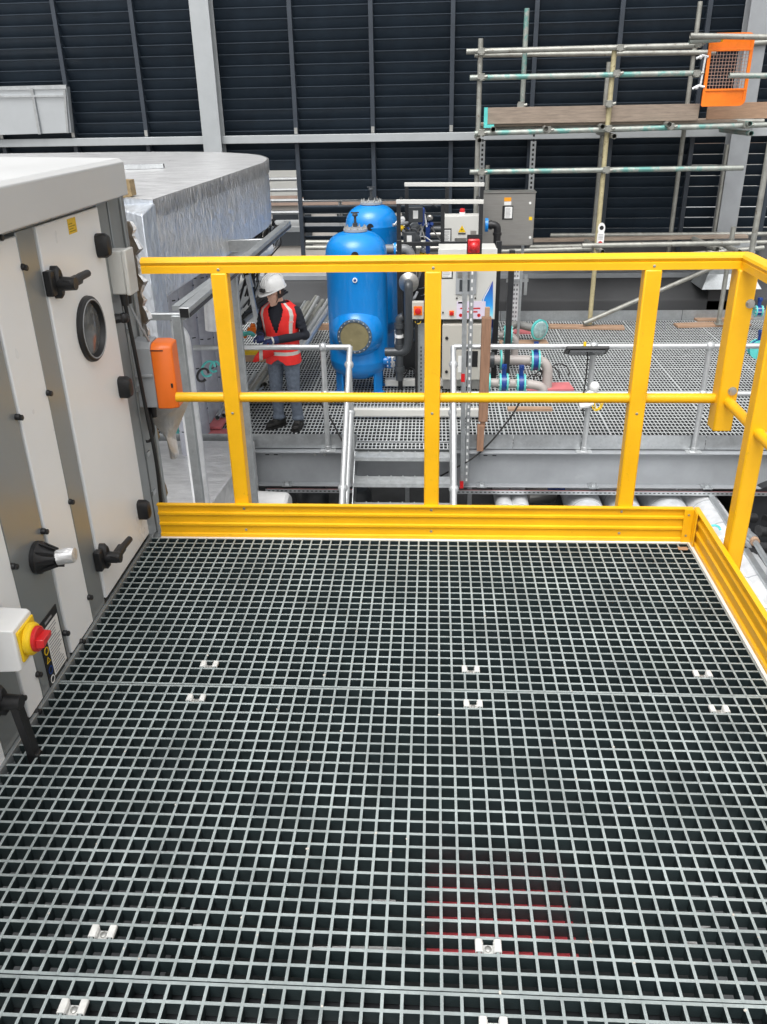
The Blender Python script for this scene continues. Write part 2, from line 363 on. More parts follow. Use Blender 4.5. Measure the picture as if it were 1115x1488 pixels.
# ------------------------------------------------------------------ what shows through the open bay: neighbours beyond the wall
t = thing('office_building', 'pale facade with brown floor bands seen through the open louvre bay', 'building', (-2, 24, -9))
m = MB(); m.box((-22, 24, -9), (18, 30, 3.0)); m.build('wall', M_FAC, t)
for i, z in enumerate((-6.2, -3.6, -1.2, .35)):
    m = MB(); m.box((-22, 23.9, z), (18, 23.997, z+.8)); m.build('band', M_BRICK, t)
for i in range(7):
    x = -9 + i*2.0
    m = MB(); m.box((x, 23.93, -2.4), (x+1.2, 23.996, -1.35)); m.build('window', M_DARKG, t)
t = thing('outside_walkway', 'pale metal walkway with handrails beyond the open louvre bay', 'walkway', (-3, 17, -3))
m = MB(); m.box((-8, 16.3, -.95), (8, 17.6, -.85)); m.build('floor', M_COL, t)
for z in (-.55, -.3, -.08, .14, .36, .6, .95):
    m = MB(); m.tube([(-8, 16.4, z), (8, 16.4, z)], .038, 8); m.build('rail', M_TUBE, t)
for x in range(-8, 9):
    m = MB(); m.tube([(x*.9-.3, 16.45, -.9), (x*.9-.3, 16.45, 1.0)], .04, 8); m.build('post', M_TUBE, t)
m = MB(); m.box((-8, 17.5, -.3), (8, 17.54, .5)); m.build('panel', M_CAB, t)
m = MB(); m.bar((-5.2, 16.0, .2), (-2.6, 16.1, 1.25), .1, .05); solo(m, 'timber_brace', M_PLY, 'brown timber brace leaning beyond the open louvre bay', 'timber')
# ------------------------------------------------------------------ galvanised hopper duct on the far left wall
t = thing('hopper_duct', 'galvanised tapering duct standing on the wall rail at far left', 'duct', aY(40, 195, 13.0))
a, b_, c, d = aY(-60, 130, 12.95), aY(97, 126, 12.95), aY(104, 193, 13.02), aY(-60, 198, 13.02)
m = MB(); m.prism([a, b_, c, d], (0, .14, 0)); m.build('body', mat('pale_galvanised_sheet', (.56,.59,.61), .32, .5, .06, 1.2), t, bev=.004)
m = MB(); m.bar(a+V((0,-.0,.0)), b_+V((.0,-.0,.0)), .05, .06); m.build('top_flange', M_GALV, t)
m = MB(); p = aY(46, 127, 12.93); q = aY(58, 195, 12.99); m.bar(p, q, .05, .03); m.build('stiffener', M_GALV, t)
m = MB(); p = aY(-60, 141, 12.94); q = aY(97, 139, 12.94); m.bar(p, q, .03, .03); m.build('stiffener', M_GALV, t)
m = MB(); p = aY(94, 130, 12.93); q = aY(99, 193, 13.0); m.bar(p, q, .04, .04); m.build('stiffener', M_GALV, t)
# ------------------------------------------------------------------ membrane upstand and kerbs behind the deck
ya = 11.75
t = thing('roof_upstand', 'long dark grey membrane upstand running behind the pale deck', 'upstand', (1, 12, -3))
z1 = aY(800, 405, 12.3).z
m = MB(); m.prism([(-7, ya, -3.2), (-7, ya, -1.55), (-7, ya+.03, -1.5), (-7, ya+.45, z1-.04), (-7, ya+.5, z1), (-7, ya+1.0, z1), (-7, ya+1.0, -3.2)], (16, 0, 0)); m.build('membrane', M_MEMB, t)
m = MB(); m.box((-7, ya+.55, z1+.002), (9, ya+.95, z1+.09)); m.build('capping', M_BEAM, t, bev=.006)
t = thing('vent_hood', 'flared aluminium vent hood sitting behind the corner post', 'vent', aY(1040, 420, 11.95))
a = aY(1020, 421, 11.5); b_ = aY(1085, 421, 11.5); h = aY(1030, 400, 12.0)
m = MB(); x0, x1 = a.x, b_.x+.25; z0 = a.z; zt = z0+.22
m._add([(x0,11.5,z0),(x1,11.5,z0),(x1,12.2,z0),(x0,12.2,z0),(x0+.12,11.68,zt),(x1-.12,11.68,zt),(x1-.12,12.05,zt),(x0+.12,12.05,zt)],
   [(0,3,2,1),(4,5,6,7),(0,1,5,4),(1,2,6,5),(2,3,7,6),(3,0,4,7)]); m.build('hood', M_GALVD, t, bev=.004)
m = MB(); m.box((x0+.14, 11.7, zt), (x1-.14, 12.03, zt+.5)); m.build('neck', M_GALVD, t)
m = MB(); m.box((x0+.2, 11.75, z0-.6), (x1-.2, 12.0, z0)); m.build('base', M_MEMB, t)

# ------------------------------------------------------------------ plant deck: grating panels, kick plates, edge beam
def grating(nx, ny, p, wx, dx, zt, dep, ww=.007, tw=None, q=None):
    """nx x ny cells, origin at the corner; bars carry a slight taper"""
    m = MB(); tw = tw or ww; q = q or p; L, Wd = nx*p, ny*q
    for i in range(nx+1):
        x = i*p; a, c = ww/2, ww/2*.72
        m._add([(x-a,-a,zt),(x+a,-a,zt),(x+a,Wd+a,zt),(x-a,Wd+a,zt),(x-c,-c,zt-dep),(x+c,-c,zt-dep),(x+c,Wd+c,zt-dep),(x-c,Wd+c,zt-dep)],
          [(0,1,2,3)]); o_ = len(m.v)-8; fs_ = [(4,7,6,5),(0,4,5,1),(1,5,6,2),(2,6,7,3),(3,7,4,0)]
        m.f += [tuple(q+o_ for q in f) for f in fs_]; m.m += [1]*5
    z2 = zt - .0006; d2 = dep-.0012
    for j in range(ny+1):
        y = j*q; a, c = tw/2, tw/2*.72
        m._add([(-a,y-a,z2),(L+a,y-a,z2),(L+a,y+a,z2),(-a,y+a,z2),(-c,y-c,z2-d2),(L+c,y-c,z2-d2),(L+c,y+c,z2-d2),(-c,y+c,z2-d2)],
          [(0,1,2,3)]); o_ = len(m.v)-8
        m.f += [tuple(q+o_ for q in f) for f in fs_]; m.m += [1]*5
    return m
KY = 5.77
gp = None; NX, NY, GP, GQ = 27, 14, .0446, .101
for r_ in range(4):
    for c_ in range(8):
        x = -4.05 + c_*(NX*GP+.012); y = KY+.05 + r_*(NY*GQ+.014)
        lab = 'pale deck grating panel, %s row from the front edge, %s from the left' % (ordinal(r_+1), ordinal(c_+1))
        if gp is None:
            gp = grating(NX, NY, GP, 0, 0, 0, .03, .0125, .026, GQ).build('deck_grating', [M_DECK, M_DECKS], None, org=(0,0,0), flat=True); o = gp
        else:
            o = gp.copy(); S.collection.objects.link(o)
        o.location = (x, y, DZ); tag(o, lab, 'grating', 'grating panels of the plant deck')
# joists below the deck (seen through the mesh)
for i in range(5):
    y = KY+.75+i*1.43
    m = MB(); m.box((-4.05, y-.05, DZ-.24), (5.8, y+.05, DZ-.036)); solo(m, 'deck_joist', M_BEAM, 'grey steel joist under the deck grating, %s from the front edge' % ordinal(i+1), 'steel beam', group='joists under the deck')
xs = [aY(x, 640, KY).x for x in (346, 520, 655, 746, 845, 920, 1026, 1300)]
xs[0] = -4.05
for i, (a, c) in enumerate(zip(xs[:-1], xs[1:])):
    if i == 1: continue
    m = MB(); m.box((a+.003, KY, DZ-.07), (c-.003, KY+.006, DZ+.10)); m.box((a+.003, KY+.006, DZ-.07), (c-.003, KY+.04, DZ-.064))
    solo(m, 'kick_plate', M_GALV, 'flat galvanised kick plate along the front of the deck, %s' % ('left of the steps' if i == 0 else '%s piece right of the steps' % ordinal(i-1)), 'kick plate', group='kick plates on the deck edge')
for i in range(6):
    x = -3.5 + i*1.55
    m = MB(); m.box((x, 11.56, DZ-.02), (x+1.54, 11.566, DZ+.17)); solo(m, 'kick_plate', M_GALVD, 'galvanised kick plate along the back of the deck, %s from the left' % ordinal(i+1), 'kick plate', group='kick plates at the back of the deck')
t = thing('edge_beam', 'deep grey steel beam carrying the front edge of the deck', 'steel beam', (1, KY, -2.35))
zt, zb = DZ-.085, DZ-.50
m = MB(); m.box((-4.1, KY-.09, zt-.014), (6.2, KY+.10, zt)); m.build('top_flange', M_BEAM, t, bev=.003)
m = MB(); m.box((-4.1, KY-.006, zb), (6.2, KY+.006, zt-.014)); m.build('web', M_BEAM, t)
m = MB(); m.box((-4.1, KY-.09, zb-.014), (6.2, KY+.10, zb)); m.build('bottom_flange', M_BEAM, t, bev=.003)
for px in (395, 712, 922):
    p = aY(px, 667, KY-.03); m = MB(); wd = .11 if px < 900 else .06
    m.box((p.x-wd, KY-.018, zt-.105), (p.x+wd, KY-.0065, zt-.018)); m.box((p.x-wd, KY-.08, zt-.024), (p.x+wd, KY-.018, zt-.0145)); pl = m.build('bracket', M_BEAM, t)
    m = MB(); [m.box((p.x+dx-.022, KY-.0195, zt-.066), (p.x+dx+.022, KY-.0182, zt-.054)) for dx in ((-.05, .05) if wd > .1 else (0,))]; m.build('slot', M_BLACK, pl)
for px in (458, 472): 
    p = aY(px, 661, KY); m = MB(); m.lathe([(.016,0),(.016,.012),(.008,.013)], (p.x, KY-.006, zt-.06), (0,-1,0), 8); m.build('bolt', M_BOLT, t)
for px in (418, 700, 862, 1027):
    p = aY(px, 702, KY-.06); m = MB(); m.box((p.x-.055, KY-.13, zb+.001), (p.x+.055, KY-.02, zb+.014)); m.box((p.x-.02, KY-.10, zb+.014), (p.x+.02, KY-.06, zb+.04)); m.build('beam_clamp', M_GALV, t)
for xa__, xb__, lab in ((-1.95, -.93, 'left'), (.24, 6.0, 'right')):
    t = thing('cable_tray', 'narrow perforated cable tray hung under the deck beam %s of the steps' % lab, 'cable tray', (xa__, KY-.1, -2.42))
    m = MB(); m.box((xa__, KY-.16, zb-.06), (xb__, KY-.155, zb-.018)); m.box((xa__, KY-.16, zb-.0625), (xb__, KY-.04, zb-.0605))
    for i in range(int((xb__-xa__)/.05)-1): m.box((xa__+.03+i*.05, KY-.1612, zb-.045), (xa__+.055+i*.05, KY-.1602, zb-.033), 1)
    m.build('tray', [M_GALV, M_BLACK], t)
    m = MB(); m.tube([(xa__, KY-.10, zb-.05), (xb__, KY-.10, zb-.05)], .010, 8); m.build('cable', mat('dull_red_cable', (.30,.03,.03), .5), t)
# ------------------------------------------------------------------ deck guard rail (galvanised tube, ball fittings)
def rail_run(px0, px1, posts, label, ends=''):
    t = thing('guard_rail', label, 'railing', aY((px0+px1)/2, 660, KY))
    zt_, zm = -.712, -1.235
    p0, p1 = aY(px0, 502, KY), aY(px1, 502, KY)
    yy = KY-.045
    m = MB(); m.tube([(p0.x, yy, zt_), (p1.x, yy, zt_)], .030, 12); m.build('top_rail', M_TUBE, t)
    m = MB(); m.tube([(p0.x, yy, zm), (p1.x, yy, zm)], .030, 12); m.build('mid_rail', M_TUBE, t)
    for px in posts:
        x = aY(px, 502, KY).x
        m = MB(); m.tube([(x, yy, zt+.002), (x, yy, zt_)], .030, 12); po = m.build('post', M_TUBE, t)
        for zz in (zt_, zm):
            m = MB(); m.ball((x, yy, zz), .052, 14); m.build('ball_fitting', M_TUBE, po)
        m = MB(); m.lathe([(.05,0),(.05,.01),(.034,.02),(.034,.06),(.028,.065)], (x, yy, zt+.0015), n=12); m.box((x-.085, yy-.045, zt+.0005), (x+.085, yy+.045, zt+.010)); m.build('base_flange', M_TUBE, po)
    return t
rail_run(283, 510, (470,), 'left run of tube guard rail on the deck edge, in front of the man')
rail_run(660, 1180, (862, 1030), 'right run of tube guard rail along the deck edge beside the steps')
# ------------------------------------------------------------------ steps down from the deck
t = thing('steps', 'short flight of galvanised steps leading down from the deck edge', 'steps', (-.35, 5.3, -3.15))
XL, XR = -.89, .19
M_TREAD = mat('galvanised_tread', (.42,.44,.445), .5, .35, .2, 14, .1, 90)
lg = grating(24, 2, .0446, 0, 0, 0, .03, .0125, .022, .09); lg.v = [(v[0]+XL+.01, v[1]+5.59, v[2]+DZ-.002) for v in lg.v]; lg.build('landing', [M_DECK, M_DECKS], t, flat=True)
tz1 = aY(585, 665, 5.40).z; tz2 = aY(585, 703, 5.16).z
for i in range(6):
    y0 = 5.40 - i*.24; z = tz1 - i*(tz1-tz2)
    m = MB()
    for k in range(9): m.box((XL+.012+k*(XR-XL-.03)/8, y0, z-.03), (XL+.026+k*(XR-XL-.03)/8, y0+.215, z+.004))
    m.box((XL+.0185, y0+.005, z-.026), (XR-.0125, y0+.212, z-.006))
    m.box((XL+.01, y0-.012, z-.038), (XR-.006, y0-.002, z+.006)); m.build('tread', M_TREAD, t)
for x in (XL, XR):
    m = MB(); m.prism([(x, 5.80, DZ-.02), (x, 5.80, DZ-.30), (x, 4.35, DZ-1.32), (x, 4.2, DZ-1.32), (x, 4.2, DZ-1.10), (x, 5.55, DZ-.02)], (.008 if x < 0 else -.008, 0, 0)); m.build('stringer', M_GALV, t)
for x, lab in ((aY(508, 505, KY).x+.01, 'left sloping tube handrail of the deck steps'), (aY(659, 500, KY).x, 'right sloping tube handrail of the deck steps')):
    h = thing('stair_handrail', lab, 'railing', (x, 5.5, DZ-.1))
    y0 = KY-.045
    m = MB(); m.tube(bend([(x, y0, -.712), (x, y0-.12, -.80), (x, 4.30, -1.98)], .08), .030, 12); m.build('top_rail', M_TUBE, h)
    m = MB(); m.tube([(x, y0-.02, -1.26), (x, 4.32, -2.5)], .030, 12); m.build('mid_rail', M_TUBE, h)
    for yy, z0, z1 in ((y0-.16, -2.25, -.86), (4.5, -3.0, -1.82)):
        m = MB(); m.tube([(x, yy, z0), (x, yy, z1)], .030, 12); po = m.build('post', M_TUBE, h)
        for zz in (z1, z1-.54):
            m = MB(); m.ball((x, yy, zz), .05, 14); m.build('ball_fitting', M_TUBE, po)
# ================================================================== OUR PLATFORM
P = .0413; X0, X1 = -1.235, 1.035
NXP = 55; XG0 = -30*P - 0.0
names = ('far', 'middle', 'near', 'nearest')
CLIPS = {0: [(308, 967), (684, 972), (1017, 983)], 1: [(288, 1015), (688, 1023), (1040, 1032), (154, 1358), (709, 1377)], 2: [(113, 1464), (703, 1488)], 3: []}
panel = None
for k in range(4):
    yo = -24*P*(k+1) - .0105*k
    random.seed(40+k); o = thing('grating_panel', '%s panel of dark-holed grey fibreglass grating on our platform' % names[k], 'grating', (XG0, yo, 0), 'grating panels we stand on')
    o.rotation_euler = (random.uniform(-.0006,.0006), random.uniform(-.0005,.0005), random.uniform(-.0008,.0008))
    if panel is None:
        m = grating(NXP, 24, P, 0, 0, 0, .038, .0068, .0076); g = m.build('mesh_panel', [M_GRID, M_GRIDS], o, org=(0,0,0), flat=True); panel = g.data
    else:
        g = bpy.data.objects.new('mesh_panel', panel); S.collection.objects.link(g); g.parent = o
    for (px, py) in CLIPS[k]:
        c = aZ(px, py, .0)
        col = round((c.x-XG0)/P - .5); row = round((c.y-yo)/P - .5)
        x = (col)*P; y = (row+.5)*P
        m = MB()
        for dx in (0, P):
            m.prism([(x+dx-.0085, y-.015, 0), (x+dx-.0085, y-.015, .0035), (x+dx-.006, y-.015, .006), (x+dx+.006, y-.015, .006), (x+dx+.0085, y-.015, .0035), (x+dx+.0085, y-.015, -.004), (x+dx+.0055, y-.015, -.004), (x+dx+.0055, y-.015, .0012), (x+dx-.0055, y-.015, .0012), (x+dx-.0055, y-.015, -.004), (x+dx-.0085, y-.015, -.004)], (0, .03, 0))
        m.box((x+.0085, y-.012, -.014), (x+P-.0085, y+.012, -.0115))
        for dx in (.0085, P-.0085): m.box((x+dx-.0012, y-.012, -.0138), (x+dx+.0012, y+.012, .0005))
        cl = m.build('clip', M_CLIP, o, org=(0,0,0), bev=.0008)
        m = MB(); m.lathe([(.0075,0),(.0075,.004),(.004,.0055)], (x+P/2, y, -.0114), n=8); m.build('bolt', M_BOLT, cl, org=(0,0,0))
# grit and flecks lying on the bars
m = MB(); gr_ = random.Random(5)
for i in range(160):
    x = XG0 + round(gr_.uniform(0, NXP))*P + gr_.uniform(-.003, .003); y = gr_.uniform(-2.6, -.05); s_ = gr_.uniform(.0015, .005)
    m.obox((x, y, .001), s_, s_*gr_.uniform(.5, 1.6), .0016, Matrix.Rotation(gr_.uniform(0, 3), 3, 'Z'))
tag(m.build('grit', mat('pale_grit', (.5,.47,.42), .9, 0, .3, 60)), 'scattered pale grit and flecks on the grating bars', 'grit', kind='stuff')
# beams under the platform
for y in (-.06, -1.0, -2.02, -3.02):
    m = MB(); m.box((X0-.01, y-.035, -.20), (X1+.03, y+.035, -.042)); solo(m, 'support_beam', M_BSTEEL, 'dark steel beam carrying the grating under its %s edge' % {-.06: 'far', -1.0: 'first seam', -2.02: 'second seam', -3.02: 'near'}[y], 'steel beam', group='beams under the platform')
m = MB(); m.box((X1-.0, -3.1, -.20), (X1+.05, .0, -.045)); solo(m, 'support_beam', M_BSTEEL, 'dark steel beam running under the right side of the platform', 'steel beam', group='beams under the platform')
pa_, pb_ = aZ(620, 1392, -.06), aZ(822, 1275, -.06)
b = MB(); b.box((pa_.x, pa_.y, -.08), (pb_.x, pb_.y, -.06)); solo(b, 'red_board', mat('bright_red_board', (.80,.09,.11), .6, 0, .1, 8), 'red board glimpsed below the near grating panel', 'board')
m = MB()
for i in range(16):
    q_ = aZ(random.choice((random.uniform(240, 600), random.uniform(860, 1110))), random.uniform(1290, 1400), -.6); x, y = q_.x, q_.y; m.obox((x, y, -.6), random.uniform(.01, .06), .01, .008, Matrix.Rotation(random.uniform(-.2, .2), 3, 'Z'))
for (a_, b_, c_) in ((310, 575, 1310), (300, 590, 1378), (900, 1100, 1380)):
    p_, q_ = aZ(a_, c_, -.6), aZ(b_, c_, -.6); m.bar(p_, q_, .008, .008)
o = m.build('debris', M_WPL); tag(o, 'small white scraps lying below the near grating panel', 'debris', kind='stuff')
b = MB(); b.box((-1.0, -2.6, -1.25), (1.0, .1, -1.215)); solo(b, 'void_shade_sheet', M_VOID, 'added near-black sheet painting the shade far below the grating holes', 'plate')  # added sheet, coloured near black for the unlit void under the platform
m = MB(); p = aZ(993, 797, .002); m.prism([p+V(q) for q in ((-.022,-.014,0),(.012,-.016,0),(.02,-.004,0),(.015,.012,0),(-.004,.009,0),(-.02,.013,0))], (0,0,.002)); solo(m, 'leaf', M_PLY, 'dry brown leaf on the grating in the right corner', 'leaf')

# ------------------------------------------------------------------ yellow guard rail
RZ = 1.160
def rail_profile():                           # rounded grip over a rectangular stem (across, up)
    pr = [(-.024,-.055),(.024,-.055),(.024,-.030),(.020,-.027)]
    for i in range(9):
        a = -.55 + (math.pi+1.1)*i/8; pr.append((.027*math.cos(a), -.0145+.0165*math.sin(a)))
    pr += [(-.020,-.027),(-.024,-.030)]; return pr
def toe_profile():                            # (out, up): ribbed 150 mm board
    return [(0,-.008),(.0,.012),(.008,.016),(.008,.048),(.0,.053),(.0,.062),(.008,.066),(.008,.098),(0,.103),(0,.112),(.008,.116),(.008,.142),(-.004,.148),(-.004,.153),(.016,.153),(.016,-.008)]
grt = thing('yellow_guard_rail', 'bright yellow fibreglass guard rail along the far and right edges of the platform', 'railing', (0, .06, 0))
m = MB(); xa = aY(206, 378, .06).x; xc = 1.103; yr = .062
pf = rail_profile()
rg = [[V((x, yr+q[0], RZ+q[1])) for q in pf] for x in (xa, xc-.0005)]
for i in range(len(pf)): rg[1][i].x = xc - pf[i][0]          # mitre at the corner
m.loft(rg); m.build('top_rail', M_YEL, grt, ang=30)
m = MB(); rg = [[V((xc - q[0], y, RZ+q[1])) for q in pf] for y in (yr, -3.2)]
for i in range(len(pf)): rg[0][i].y = yr + pf[i][0]
m.loft(rg); m.build('top_rail', M_YEL, grt, ang=30)
for px in (354, 627, 907):
    x = aY(px, 733, .062).x
    m = MB(); m.box((x-.031, .034, -.10), (x+.031, .094, RZ-.0545)); po = m.build('post', M_YEL, grt, bev=.006)
    for yy_, zz_ in ((.0385, RZ-.042), (.0345, .555)):
        m = MB(); m.lathe([(.0055,0),(.0055,.002),(.003,.003)], (x, yy_, zz_), (0,-1,0), 8); m.build('rivet', M_BOLT, po)
ZM = aY(640, 579, .06).z
m = MB(); x0 = aY(256, 574, .06).x; m.tube([(x0, .064, ZM+.004), (1.09, .064, ZM)], .0195, 16); m.build('mid_rail', M_YEL, grt)
m = MB(); m.tube([(1.110, .02, ZM), (1.110, -3.2, ZM)], .0195, 16); m.build('mid_rail', M_YEL, grt)
# drop post at the corner
zl = aY(1050, 622, .06).z
m = MB(); m.box((1.068, .018, zl), (1.140, .100, RZ-.0545)); po = m.build('corner_post', M_YEL, grt, bev=.006)
for px, py in ((1090, 441), (1064, 568)):
    p = aY(px, py, .02); m = MB(); m.lathe([(.017,0),(.017,.003),(.0125,.003),(.0125,.011),(.006,.012)], (p.x, .018, p.z), (0,-1,0), 10); m.build('bolt', M_BOLT, po)
for y in (-.29, -1.15, -2.0, -2.9):
    m = MB(); m.box((1.078, y-.031, -.10), (1.138, y+.031, RZ-.0545)); m.build('post', M_YEL, grt, bev=.006)
tp = toe_profile()
xs0, xs1 = -1.195, 1.043
m = MB(); m.loft([[V((x, .018+q[0], q[1])) for q in tp] for x in (xs0, xs1)]); tb = m.build('toe_board', M_YEL, grt, ang=25)
m = MB()
for px in (354, 627, 905):
    for z in (.132, .032):
        x = aY(px, 735, .02).x; m.lathe([(.0055,0),(.0055,.002),(.003,.003)], (x, .0258, z), (0,-1,0), 8)
m.build('rivet', M_BOLT, tb)
m = MB(); m.loft([[V((1.052+q[0], y, q[1])) for q in tp] for y in (.03, -3.2)]); m.build('toe_board', M_YEL, grt, ang=25)
m = MB(); m.box((-1.195, .004, -.010), (1.036, .0165, -.001)); m.box((1.0385, -3.2, -.010), (1.0505, .012, -.001)); m.build('pale_edge_strip', M_WPL, grt)
m = MB(); m.box((1.008, .012, -.004), (1.049, .0175, .150)); m.box((1.044, -.03, -.004), (1.0495, .012, .150)); cp = m.build('corner_plate', M_YEL, grt, bev=.002)
m = MB(); [m.lathe([(.005,0),(.005,.002),(.003,.003)], (1.026, .012, z), (0,-1,0), 8) for z in (.125, .03)]; m.build('rivet', M_BOLT, cp)

# ------------------------------------------------------------------ air handling unit on the left
XA = -1.24
ah = thing('air_handling_unit', 'large white and grey panelled plant unit filling the left side of the platform', 'plant unit', (XA, -1.5, -.2))
HT = 1.352
m = MB(); m.box((-3.6, -5, -.35), (XA-.045, .09, HT+.03)); m.build('casing', M_STEEL, ah)
def panel_(name, y0, y1, mt, z0=.028, z1=HT, d=.0, par=None, bev=.004):
    m = MB(); m.box((XA-.044, y0+.002, z0), (XA+d, y1-.002, z1)); return m.build(name, mt, par or ah, bev=bev)
def shut(name, y0, y1, mt, d, z0=.0): return panel_(name, y0, y1, mt, z0, HT, d)
posts = [(-.655, -.53), (-1.087, -.862), (-1.35, -1.193)]
for y0, y1 in posts: shut('frame_post', y0, y1, M_STEEL, -.004, -.02)
door = panel_('door', -.527, .0, M_WHITE, .024, HT-.002, .002)
p2 = panel_('panel', -.858, -.658, M_WHITE, .012, HT-.01); p3 = panel_('panel', -1.190, -1.09, M_WHITE, .012, HT-.01)
p4 = panel_('panel', -2.3, -1.353, M_WHITE, -.02, HT-.01); panel_('panel', -3.6, -2.304, M_WHITE, -.02, HT-.01)
m = MB(); m.box((XA-.046, .003, -.02), (XA-.003, .10, HT+.03)); m.build('corner_post', M_STEEL, ah, bev=.004)
m = MB(); m.box((XA-.046, -5, HT+.003), (XA+.004, .10, HT+.055)); m.build('head_rail', M_STEEL, ah, bev=.003)
m = MB(); m.box((XA-.046, -5, -.12), (XA+.012, .10, -.024)); m.box((XA-.003, -5, -.023), (XA+.010, .02, .009)); m.build('base_rail', M_STEEL, ah, bev=.002)
za = aX(165, 270, -1.19).z; zb_ = aX(163, 226, -1.19).z
m = MB(); m.prism([(-3.7, -5, HT+.056), (-1.185, -5, HT+.02), (-1.185, -5, 1.485), (-1.20, -5, 1.50), (-2.4, -5, 1.53), (-3.7, -5, 1.50)], (0, 5.19, 0)); m.build('roof', M_FASC, ah, bev=.004)
def hinge(px, py, sc=1.0):
    c = aX(px, py, XA+.03); t = MB()
    r = []
    for x, q in ((.0, 1.0), (.032, 1.0), (.045, .8), (.05, .4)):
        r.append([V((XA+x, c.y + .023*q*a_, c.z + .042*q*b_*sc)) for a_, b_ in ((-1,-.55),(-.8,-.85),(-.3,-1),(.5,-1),(1,-.8),(1,.8),(.5,1),(-.3,1),(-.8,.85),(-1,.55))])
    t.loft(r); return t.build('hinge', M_BLACK, door)
hinge(153, 357); hinge(185, 563); hinge(212, 741)
def lever(cx, cz, par, out=1, down=0):
    """black lever handle: base plate, boss, stem and grip"""
    t = MB(); y, z = cx, cz
    t.box((XA-.003, y-.030, z-.030), (XA+.022, y+.004, z+.048)); h = t.build('handle', M_BLACK, par, bev=.004)
    t = MB(); t.tube([(XA+.0, y+.03, z-.045), (XA+.0, y+.03, z+.06)], .001, 4)
    t = MB(); t.loft([[V((XA+x, y+.028+.021*q*math.cos(a), z+.005+.052*q*math.sin(a))) for a in [2*math.pi*i/14 for i in range(14)]] for x, q in ((-.002,1),(.022,1),(.03,.8))]); t.build('boss', M_BLACK, h)
    t = MB(); t.tube([(XA+.01, y+.028, z), (XA+.075, y+.028, z)], [.024,.020], 14); t.build('stem', M_BLACK, h)
    t = MB()
    if not down: t.loft([[V((XA+.052+dx, y+.028+k, z+zz)) for dx, zz in ((-.014,-.014),(.014,-.014),(.018,.0),(.012,.014),(-.012,.014))] for k in (-.02, .045, .078)]); t.tube([(XA+.055, y+.05, z), (XA+.062, y+.10, z+.008), (XA+.068, y+.155, z+.010)], [.014,.013,.012], 10)
    else: t.loft([[V((XA+.055+.004*i+dx, y+.028+w_, z-.0-.046*i)) for dx, w_ in ((-.012,-.016),(.012,-.016),(.012,.016),(-.012,.016))] for i in range(5)]); t.box((XA+.055, y+.015, z-.215), (XA+.09, y+.04, z-.18))
    t.build('grip', M_BLACK, h, bev=.002)
c = aX(72, 415, XA); lever(c.y, c.z, door)
c = aX(143, 815, XA); lever(c.y, c.z, door)
c = aX(-7, 1026, XA); lever(c.y-.02, c.z+.01, p3, down=1)
# porthole
c = aX(130, 478, XA); c.z += .0
def ell(x, ry, rz_, n=36): return [V((XA+x, c.y + ry*math.cos(2*math.pi*i/n), c.z + rz_*math.sin(2*math.pi*i/n))) for i in range(n)]
m = MB(); rr = .115; m.loft([ell(.001, rr, rr), ell(.014, rr*.985, rr*.985), ell(.020, rr*.93, rr*.93), ell(.020, rr*.84, rr*.84), ell(.010, rr*.80, rr*.80), ell(.003, rr*.78, rr*.78)], caps=False); ph = m.build('porthole', M_BLACK, door)
m = MB(); m.loft([ell(.0035, rr*.80, rr*.80), ell(.0065, rr*.74, rr*.74), ell(.008, rr*.70, rr*.70)]); m.build('pane', mat('porthole_glass', (.13,.135,.137), .10, .2, .12, 5), ph)
m = MB(); m.loft([ell(.0205, rr*.90, rr*.90), ell(.0225, rr*.88, rr*.88), ell(.0205, rr*.855, rr*.855)], caps=False); m.build('seal', M_LGREY, ph)
# yellow sticker
c = aX(105, 327, XA+.003); m = MB(); m.box((XA+.0025, c.y-.034, c.z-.026), (XA+.0035, c.y+.034, c.z+.022)); st = m.build('yellow_label', M_YPL, door)
m = MB(); [m.box((XA+.0036, c.y-.03+.0*i, c.z-.020+i*.008), (XA+.004, c.y+random.uniform(0,.028), c.z-.0165+i*.008)) for i in range(4)]; m.build('print', mat('olive_print', (.35,.26,.01), .6), st)
# knobs on the frame posts
for px, py in ((38, 388), (74, 571), (31, 606), (2, 344), (106, 729), (68, 772), (133, 868), (99, 920), (24, 823), (122, 932), (59, 980), (36, 1014), (58, 1034)):
    c = aX(px, py, XA+.012); m = MB(); m.lathe([(.010,0),(.010,.010),(.008,.013)], (XA-.004, c.y, c.z), (1,0,0), 10); m.lathe([(.009,0),(.009,.006),(.006,.008)], (XA+.008, c.y+.003, c.z-.003), (1,0,0), 8); m.build('screw_knob', M_BLACK, ah)
# cable gland with taped stub
c = aX(55, 810, XA)
m = MB(); 
m.loft([[V((XA-.003+x, c.y+.052*q*math.cos(a)*(1 if abs(math.cos(a))<.75 else 1.0), c.z+.052*q*math.sin(a))) for a in [2*math.pi*i/20 for i in range(20)]] for x, q in ((0,1),(.014,1.0),(.02,.85),(.045,.55),(.065,.45))]); gl = m.build('drain_fitting', M_BLACK, ah)
m = MB(); 
for i in range(8):
    a = 2*math.pi*i/8; m.bar((XA+.012, c.y+.045*math.cos(a), c.z+.045*math.sin(a)), (XA+.06, c.y+.026*math.cos(a), c.z+.026*math.sin(a)), .006, .01)
m.tube([(XA+.04, c.y+.01, c.z-.03), (XA+.07, c.y+.02, c.z-.035)], .008, 8); m.build('rib', M_BLACK, gl)
m = MB(); m.tube([(XA+.06, c.y, c.z), (XA+.105, c.y+.012, c.z+.004), (XA+.113, c.y+.012, c.z+.004)], [.024,.026,.022], 14); m.build('taped_end', M_FOILT, gl)
